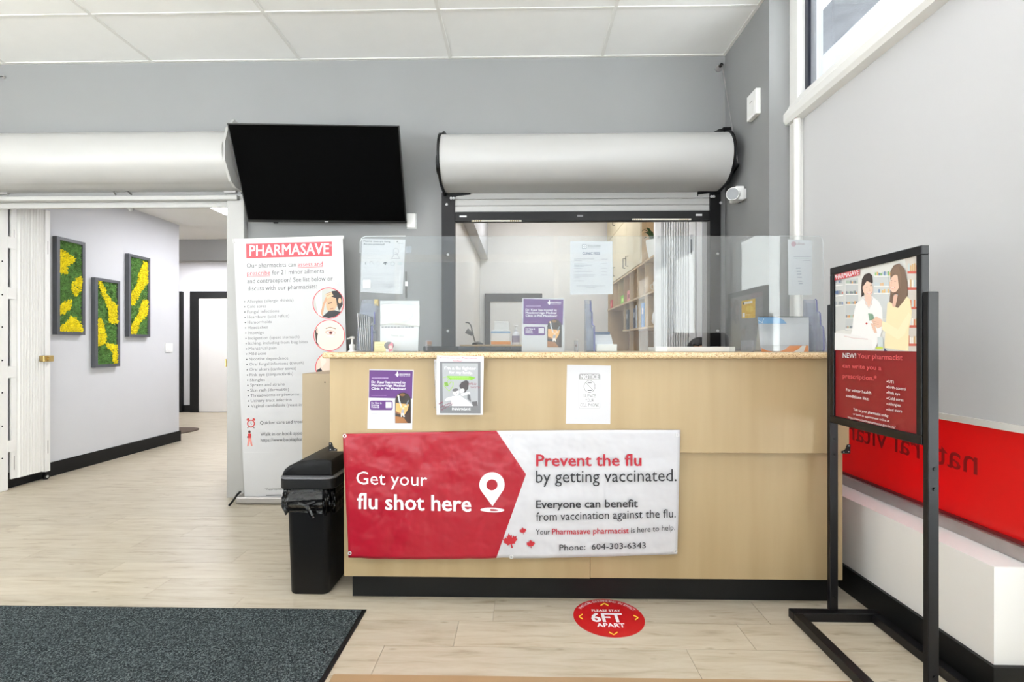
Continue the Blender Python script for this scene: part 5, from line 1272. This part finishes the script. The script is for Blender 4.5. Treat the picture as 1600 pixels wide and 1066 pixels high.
# plant on the shelf end
px_, py_, pz_ = 1.47, 5.62, 2.194
t = thing('potted_plant', 'green leafy plant in a white pot on top of the cubby shelves', 'plant', (px_, py_, pz_))
obj('pot', lathe(B(), (px_, py_, pz_), [(0, 0), (0.045, 0), (0.055, 0.03), (0.075, 0.12), (0.086, 0.21), (0.078, 0.21), (0.07, 0.18), (0, 0.18)], 22), M_pot, t, True)
obj('soil', lathe(B(), (px_, py_, pz_), [(0, 0.182), (0.071, 0.182), (0.071, 0.188), (0, 0.19)], 16), M_trousr, t)
rnd = random.Random(4)
for q in range(16):
    a = rnd.uniform(0, 6.28); l = rnd.uniform(0.12, 0.20); hgt = rnd.uniform(0.10, 0.17); lf = B(); rows = []
    for i in range(6):
        u = i / 5; w_ = 0.018 * math.sin(PI * min(0.98, u * 0.85 + 0.12))
        c = Vector((px_ + math.cos(a) * l * u, py_ + math.sin(a) * l * u, pz_ + 0.185 + hgt * math.sin(u * 2.0) * 0.9)); n_ = Vector((-math.sin(a), math.cos(a), 0)) * w_
        rows.append([lf.verts.new(c - n_), lf.verts.new(c + Vector((0, 0, -0.004))), lf.verts.new(c + n_)])
    for p, q2 in zip(rows, rows[1:]):
        lf.faces.new((p[0], p[1], q2[1], q2[0])); lf.faces.new((p[1], p[2], q2[2], q2[1]))
    r2 = bmesh.ops.extrude_face_region(lf, geom=lf.faces[:]); bmesh.ops.translate(lf, verts=[v for v in r2['geom'] if isinstance(v, bmesh.types.BMVert)], vec=(0, 0, 0.0012))
    obj('leaf', lf, M_leaf, t, True)
# things in the cubbies
def cub(y0, y1): return y0, y1
def cubbox(name, label, cat, px0, px1, z, h, col, depth=0.18, parts=True):
    y0, y1 = cub(px0, px1)
    t = thing(name, label, cat, (1.50, (y0 + y1) / 2, z))
    obj('box', bx(1.43, 1.43 + depth, y0, y1, z, z + h, 0.003, 1), mat(name + '_c', col, 0.5, var=0.05), t)
    obj('label', bx(1.4285, 1.43, y0 + (y1 - y0) * 0.25, y1 - (y1 - y0) * 0.25, z + h * 0.3, z + h * 0.65), mat(name + '_l', tuple(min(255, v + 60) if sum(col) < 420 else max(0, v - 70) for v in col), 0.5, var=0.03), t)
zu, zl = 1.818, 1.443
cubbox('medicine_box', 'red and white box at the far end of the upper cubbies', 'box', 7.98, 8.14, zu, 0.14, (206, 70, 70))
cubbox('medicine_box', 'lime green box in the upper cubbies', 'box', 7.02, 7.28, zu, 0.13, (140, 206, 60))
cubbox('medicine_box', 'pink box beside the lime green box', 'box', 6.64, 6.84, zu, 0.15, (226, 140, 140))
for px0, px1, nm, col, lab, h in ((6.80, 6.90, 'binder', (60, 62, 66), 'black binder standing in the lower cubbies', 0.27), (6.36, 6.46, 'binder', (44, 54, 80), 'dark navy binder in the lower cubbies', 0.26), (6.24, 6.33, 'binder', (196, 204, 212), 'pale binder beside the navy one in the lower cubbies', 0.29), (5.90, 6.03, 'binder', (92, 140, 196), 'bright blue binder in the lower cubbies', 0.29)):
    y0, y1 = cub(px0, px1); tt = thing(nm, lab, 'binder', (1.5, (y0 + y1) / 2, zl), 'binders in the cubbies')
    m_ = mat(nm + '_cover', col, 0.45, var=0.05); obj('cover', bx(1.43, 1.68, y0, y1, zl, zl + h, 0.002, 1), m_, tt); obj('spine_label', bx(1.4288, 1.43, y0 + (y1 - y0) * .25, y1 - (y1 - y0) * .25, zl + h * .55, zl + h * .8), M_paper, tt)
for px0, px1, lab in ((5.79, 5.88, 'white paper cup in the nearest upper cubby'), (5.48, 5.60, 'cream handled mug in the nearest upper cubby')):
    y0, y1 = cub(px0, px1); yc = (y0 + y1) / 2; r0 = min(0.045, (y1 - y0) / 2); tt = thing('mug' if 'mug' in lab else 'paper_cup', lab, 'cup', (1.49, yc, zu))
    obj('cup', lathe(B(), (1.49, yc, zu), [(0, 0), (r0 * 0.85, 0), (r0, 0.11), (r0 * 0.9, 0.11), (r0 * 0.8, 0.01), (0, 0.01)], 18), M_wtplas, tt, True)
    if 'mug' in lab: obj('handle', path(B(), [(1.49 - r0 + 0.004, yc, zu + 0.09), (1.49 - r0 - 0.025, yc, zu + 0.08), (1.49 - r0 - 0.025, yc, zu + 0.04), (1.49 - r0 + 0.006, yc, zu + 0.025)], 0.006, 7), M_cream, tt)
    else: obj('rim', lathe(B(), (1.49, yc, zu), [(r0, 0.108), (r0 + 0.003, 0.112), (r0, 0.115), (r0 - 0.004, 0.112)], 18), M_wtplas, tt, True)
bg = B(); bmesh.ops.create_icosphere(bg, subdivisions=3, radius=1.0)
rnd = random.Random(9)
for v in bg.verts:
    f_ = 1 + rnd.uniform(-0.10, 0.10); v.co = Vector((1.53 + v.co.x * 0.09 * f_, 5.56 + v.co.y * 0.12 * f_, zl + 0.085 + max(-0.084, v.co.z * 0.10 * f_)))
tt = thing('plastic_bag', 'crumpled white plastic bag in the nearest lower cubby', 'bag', (1.53, 5.56, zl)); obj('bag', bg, M_wtplas, tt, True)
obj('knot', tube(B(), (1.53, 5.56, zl + 0.17), (1.53, 5.56, zl + 0.22), 0.012, 8, 0.022), M_wtplas, tt, True)
# folding gate inside
g = thing('folding_gate', 'white accordion gate folded at the right inside the service window', 'gate', (1.55, 4.95, 0))
YG = 4.95
obj('end_post', bx(1.305, 1.365, YG - 0.02, YG + 0.03, 0.06, 2.9, 0.003, 1), M_white, g)
x = 1.365
for q in range(11):
    x0, x1 = x + q * 0.0245, x + (q + 1) * 0.0245
    obj('panel', prism(B(), [(x0, YG + 0.012), (x0 + 0.009, YG - 0.012), (x0 + 0.016, YG - 0.012), (x1 - 0.006, YG + 0.008), (x1 - 0.006, YG + 0.03), (x0, YG + 0.03)], 'Z', 0.08, 2.9), M_white, g)
obj('end_post', bx(1.638, 1.70, YG - 0.02, YG + 0.03, 0.06, 2.9, 0.003, 1), M_white, g)
obj('end_post', bx(1.71, 1.79, YG - 0.015, YG + 0.03, 0.0, 2.9, 0.003, 1), M_white, g)
for x, z in ((1.335, 2.29), (1.655, 2.30)): obj('knob', tube(B(), (x, YG - 0.02, z), (x, YG - 0.035, z), 0.013, 12), M_chrome, g, True)
obj('pull_strap', bx(1.65, 1.662, YG - 0.024, YG - 0.02, 2.12, 2.27), M_steelb, g)
obj('rib_shade_backing', bx(1.365, 1.638, YG + 0.031, YG + 0.036, 0.08, 2.9), M_dkfr, g)  # dark sheet added to deepen the shade lines between the ribs
# dispensing desk with things on it
t = thing('dispensing_desk', 'tan dispensing desk edge inside the service window at left', 'desk', (-0.22, 4.5, 0))
obj('body', bx(-0.50, 0.02, 4.34, 4.66, 0, 1.213), M_tan, t); obj('worktop', bx(-0.54, 0.05, 4.30, 4.70, 1.213, 1.233, 0.002, 1), M_maple, t)
ZD = 1.2335
t = thing('tissue_box', 'white carton with an orange base band on the dispensing desk', 'box', (-0.19, 4.48, ZD))
obj('carton', bx(-0.275, -0.108, 4.42, 4.54, ZD, ZD + 0.13, 0.003, 1), M_wtplas, t); obj('orange_band', bx(-0.277, -0.106, 4.418, 4.542, ZD + 0.002, ZD + 0.03), mat('orange_print', (226, 150, 64), 0.5, var=0.05), t)
obj('lid', bx(-0.25, -0.12, 4.44, 4.52, ZD + 0.13, ZD + 0.205, 0.004, 1), M_wtplas, t); obj('blue_band', bx(-0.277, -0.106, 4.4175, 4.4195, ZD + 0.10, ZD + 0.118), mat('blue_print', (150, 180, 210), 0.5, var=0.05), t)
t = thing('pump_bottle', 'clear pump bottle with violet label on the dispensing desk', 'bottle', (-0.058, 4.46, ZD))
obj('bottle', lathe(B(), (-0.058, 4.46, ZD), [(0, 0), (0.032, 0), (0.034, 0.01), (0.034, 0.09), (0.024, 0.11), (0.011, 0.12), (0.011, 0.13), (0, 0.13)], 20), mat('bottle_pale', (226, 226, 230), 0.2, var=0.02), t, True)
obj('label', lathe(B(), (-0.058, 4.46, ZD), [(0.0345, 0.02), (0.0348, 0.022), (0.0348, 0.078), (0.0345, 0.08)], 20), mat('label_violet', (150, 140, 160), 0.5, var=0.1), t, True)
obj('pump', lathe(B(), (-0.058, 4.46, ZD + 0.13), [(0.013, 0), (0.013, 0.012), (0.005, 0.014), (0.005, 0.03), (0.02, 0.034), (0.018, 0.042), (0, 0.044)], 14), M_wtplas, t, True)
t = thing('gooseneck_lamp', 'grey gooseneck desk lamp with dark dome base at left inside the window', 'lamp', (-0.42, 4.5, ZD))
obj('base', lathe(B(), (-0.40, 4.48, ZD), [(0, 0), (0.055, 0), (0.05, 0.014), (0.03, 0.024), (0, 0.028)], 20), M_steelb, t, True)
obj('neck', path(B(), [(-0.42, 4.48, ZD + 0.01), (-0.445, 4.48, ZD + 0.10), (-0.46, 4.48, ZD + 0.17), (-0.48, 4.48, ZD + 0.195), (-0.51, 4.48, ZD + 0.20)], 0.006, 8), M_dkfr, t, True)
obj('shade', tube(B(), (-0.50, 4.48, ZD + 0.125), (-0.445, 4.48, ZD + 0.09), 0.026, 12, 0.016), M_dkfr, t, True)

# ---- seated person behind the window
PX, PY = 1.585, 4.50
t = thing('person', 'seated person with black centre-parted hair looking down behind the counter', 'person', (PX, PY + 0.1, 0.0))
def skinned(name, nodes, links, root):
    me = bpy.data.meshes.new(name); keys = list(nodes); me.from_pydata([nodes[k_][0] for k_ in keys], [(keys.index(a), keys.index(b)) for a, b in links], [])
    o = bpy.data.objects.new(name, me); C.objects.link(o)
    o.modifiers.new('skin', 'SKIN')
    if not me.skin_vertices: me.skin_vertices.new()
    sk = me.skin_vertices[0].data
    for i, k_ in enumerate(keys):
        rr = nodes[k_][1]; sk[i].radius = rr if isinstance(rr, tuple) else (rr, rr); sk[i].use_root = (k_ == root)
    sb = o.modifiers.new('sub', 'SUBSURF'); sb.levels = 2; sb.render_levels = 2
    dg = bpy.context.evaluated_depsgraph_get(); dg.update()
    m2 = bpy.data.meshes.new_from_object(o.evaluated_get(dg))
    bpy.data.objects.remove(o)
    return m2
n_, l_ = {}, []
def nd(k_, x, y, z, r_, to=None):
    n_[k_] = ((PX + x, PY + y, z), r_)
    if to: l_.append((to, k_))
nd('pelvis', 0, 0.16, 0.53, (0.15, 0.11)); nd('waist', 0, 0.15, 0.68, (0.12, 0.095), 'pelvis'); nd('chest', 0, 0.12, 0.86, (0.135, 0.10), 'waist'); nd('neckb', 0, 0.09, 0.985, (0.065, 0.06), 'chest'); nd('neck', 0, 0.06, 1.045, 0.046, 'neckb'); nd('head', 0, 0.02, 1.12, 0.07, 'neck'); nd('crown', 0, 0.01, 1.19, 0.07, 'head')
for sd_, sg in (('l', -1), ('r', 1)):
    nd('sh' + sd_, sg * 0.155, 0.10, 0.935, 0.055, 'chest'); nd('el' + sd_, sg * 0.19, 0.00, 0.765, 0.042, 'sh' + sd_); nd('wr' + sd_, sg * 0.11, -0.16, 0.775, 0.026, 'el' + sd_); nd('pa' + sd_, sg * 0.085, -0.215, 0.772, (0.034, 0.018), 'wr' + sd_)
    for q in range(4):
        a = (q - 1.5) * 0.016
        nd('f%d%s' % (q, sd_), sg * 0.08 + a, -0.265, 0.770, 0.0085, 'pa' + sd_); nd('g%d%s' % (q, sd_), sg * 0.078 + a * 1.1, -0.295 - (0.006 if q in (1, 2) else 0), 0.762, 0.008, 'f%d%s' % (q, sd_))
    nd('t0' + sd_, sg * 0.085 - sg * 0.038, -0.215, 0.768, 0.010, 'pa' + sd_); nd('t1' + sd_, sg * 0.085 - sg * 0.05, -0.245, 0.764, 0.009, 't0' + sd_)
    nd('hp' + sd_, sg * 0.10, 0.13, 0.53, 0.085, 'pelvis'); nd('kn' + sd_, sg * 0.12, -0.24, 0.53, 0.062, 'hp' + sd_); nd('an' + sd_, sg * 0.12, -0.22, 0.10, 0.04, 'kn' + sd_); nd('to' + sd_, sg * 0.13, -0.33, 0.045, 0.038, 'an' + sd_)
body = skinned('body', n_, l_, 'pelvis')
bm = B(); bm.from_mesh(body)
# head volume, nose, ears merged into the one body surface
def ell(bm, c, r_, tilt=0.35):
    b2 = bmesh.ops.create_uvsphere(bm, u_segments=24, v_segments=16, radius=1.0)
    bmesh.ops.transform(bm, verts=b2['verts'], matrix=Matrix.Translation(c) @ Matrix.Rotation(tilt, 4, 'X') @ Matrix.Diagonal((*r_, 1)))
HC = Vector((PX, PY + 0.0, 1.172))
ell(bm, HC, (0.074, 0.092, 0.108)); ell(bm, HC + Vector((0, -0.03, -0.045)), (0.056, 0.06, 0.066)); ell(bm, HC + Vector((0, -0.092, -0.03)), (0.012, 0.016, 0.022))
for sg in (-1, 1): ell(bm, HC + Vector((sg * 0.077, 0.005, -0.01)), (0.008, 0.018, 0.028))
tmp = bpy.data.meshes.new('tmp'); bm.to_mesh(tmp); bm.free()
o = bpy.data.objects.new('tmp', tmp); C.objects.link(o); rm = o.modifiers.new('r', 'REMESH'); rm.mode = 'VOXEL'; rm.voxel_size = 0.007
dg = bpy.context.evaluated_depsgraph_get(); dg.update(); bmesh_me = bpy.data.meshes.new_from_object(o.evaluated_get(dg)); bpy.data.objects.remove(o)
bm = B(); bm.from_mesh(bmesh_me); obj('body', bm, M_skin, t, 'full')
def cloth(name, keys, m_, grow):
    nn = {k_: (n_[k_][0], tuple(v + grow for v in (n_[k_][1] if isinstance(n_[k_][1], tuple) else (n_[k_][1],) * 2))) for k_ in keys}
    ll = [(a, b) for a, b in l_ if a in nn and b in nn]
    b_ = B(); b_.from_mesh(skinned(name, nn, ll, keys[0])); return obj(name, b_, m_, t, 'full')
cloth('sweater', ['pelvis', 'waist', 'chest', 'neckb', 'shl', 'shr', 'ell', 'elr', 'wrl', 'wrr'], M_cloth, 0.013)
cloth('trousers', ['pelvis', 'hpl', 'hpr', 'knl', 'knr', 'anl', 'anr'], M_trousr, 0.012)
hb = B(); bmesh.ops.create_uvsphere(hb, u_segments=40, v_segments=28, radius=1.0)
for v in list(hb.verts):
    d = v.co.copy()
    part_ = 0.045 * math.exp(-(d.x / 0.06) ** 2) * (1 if d.z > 0.2 else 0) * (1 if d.y < 0.35 else 0)
    back = 1.0 + (0.25 * max(0, -d.z) if d.y > -0.1 else 0)
    v.co = Matrix.Rotation(0.35, 3, 'X') @ Vector((d.x * 0.106 * back, d.y * 0.108, d.z * 0.122 * (1 - part_) - (0.10 * max(0, -d.z) if d.y > -0.1 else 0)))
rem = [f for f in hb.faces if (lambda c: c.y < -0.035 and c.z < 0.052 and abs(c.x) < 0.075)(f.calc_center_median())]
bmesh.ops.delete(hb, geom=rem, context='FACES'); bmesh.ops.translate(hb, verts=hb.verts, vec=HC + Vector((0, 0.004, 0.002)))
ho = obj('hair', hb, M_hair, t, 'full'); ho.modifiers.new('thickness', 'SOLIDIFY').thickness = -0.006
for sg in (-1, 1):
    eb = B(); ell(eb, HC + Vector((sg * 0.03, -0.078, 0.0)), (0.011, 0.008, 0.006), 0); obj('eye', eb, M_wtplas, t, 'full')
    bb_ = B(); path(bb_, [HC + Vector((sg * 0.016, -0.09, 0.02)), HC + Vector((sg * 0.03, -0.088, 0.024)), HC + Vector((sg * 0.045, -0.078, 0.02))], 0.003, 6); obj('eyebrow', bb_, M_hair, t)
mb = B(); path(mb, [HC + Vector((-0.02, -0.082, -0.068)), HC + Vector((0, -0.09, -0.07)), HC + Vector((0.02, -0.082, -0.068))], 0.005, 6); obj('mouth', mb, mat('lips', (176, 96, 90), 0.5, var=0.05), t)
t = thing('desk_stool', 'grey office stool under the seated person', 'stool', (PX, PY + 0.17, 0))
obj('seat', lathe(B(), (PX, PY + 0.17, 0.37), [(0, 0), (0.17, 0), (0.185, 0.02), (0.18, 0.045), (0, 0.05)], 24), M_trousr, t, True)
obj('column', tube(B(), (PX, PY + 0.17, 0.06), (PX, PY + 0.17, 0.375), 0.025, 14), M_chrome, t, True)
for q in range(5):
    a = 2 * PI * q / 5 + 0.3; obj('leg', tube(B(), (PX, PY + 0.17, 0.075), (PX + 0.20 * math.cos(a), PY + 0.17 + 0.20 * math.sin(a), 0.02), 0.018, 10, 0.014), M_steelb, t)
t = thing('work_desk', 'narrow work desk under the service window in front of the seated person', 'desk', (1.2, 4.24, 0))
obj('desktop', bx(0.55, 1.82, 4.15, 4.36, 0.725, 0.75, 0.003, 1), M_maple, t)
for x in (0.60, 1.22): obj('leg', bx(x, x + 0.04, 4.20, 4.32, 0, 0.725), M_alu, t)
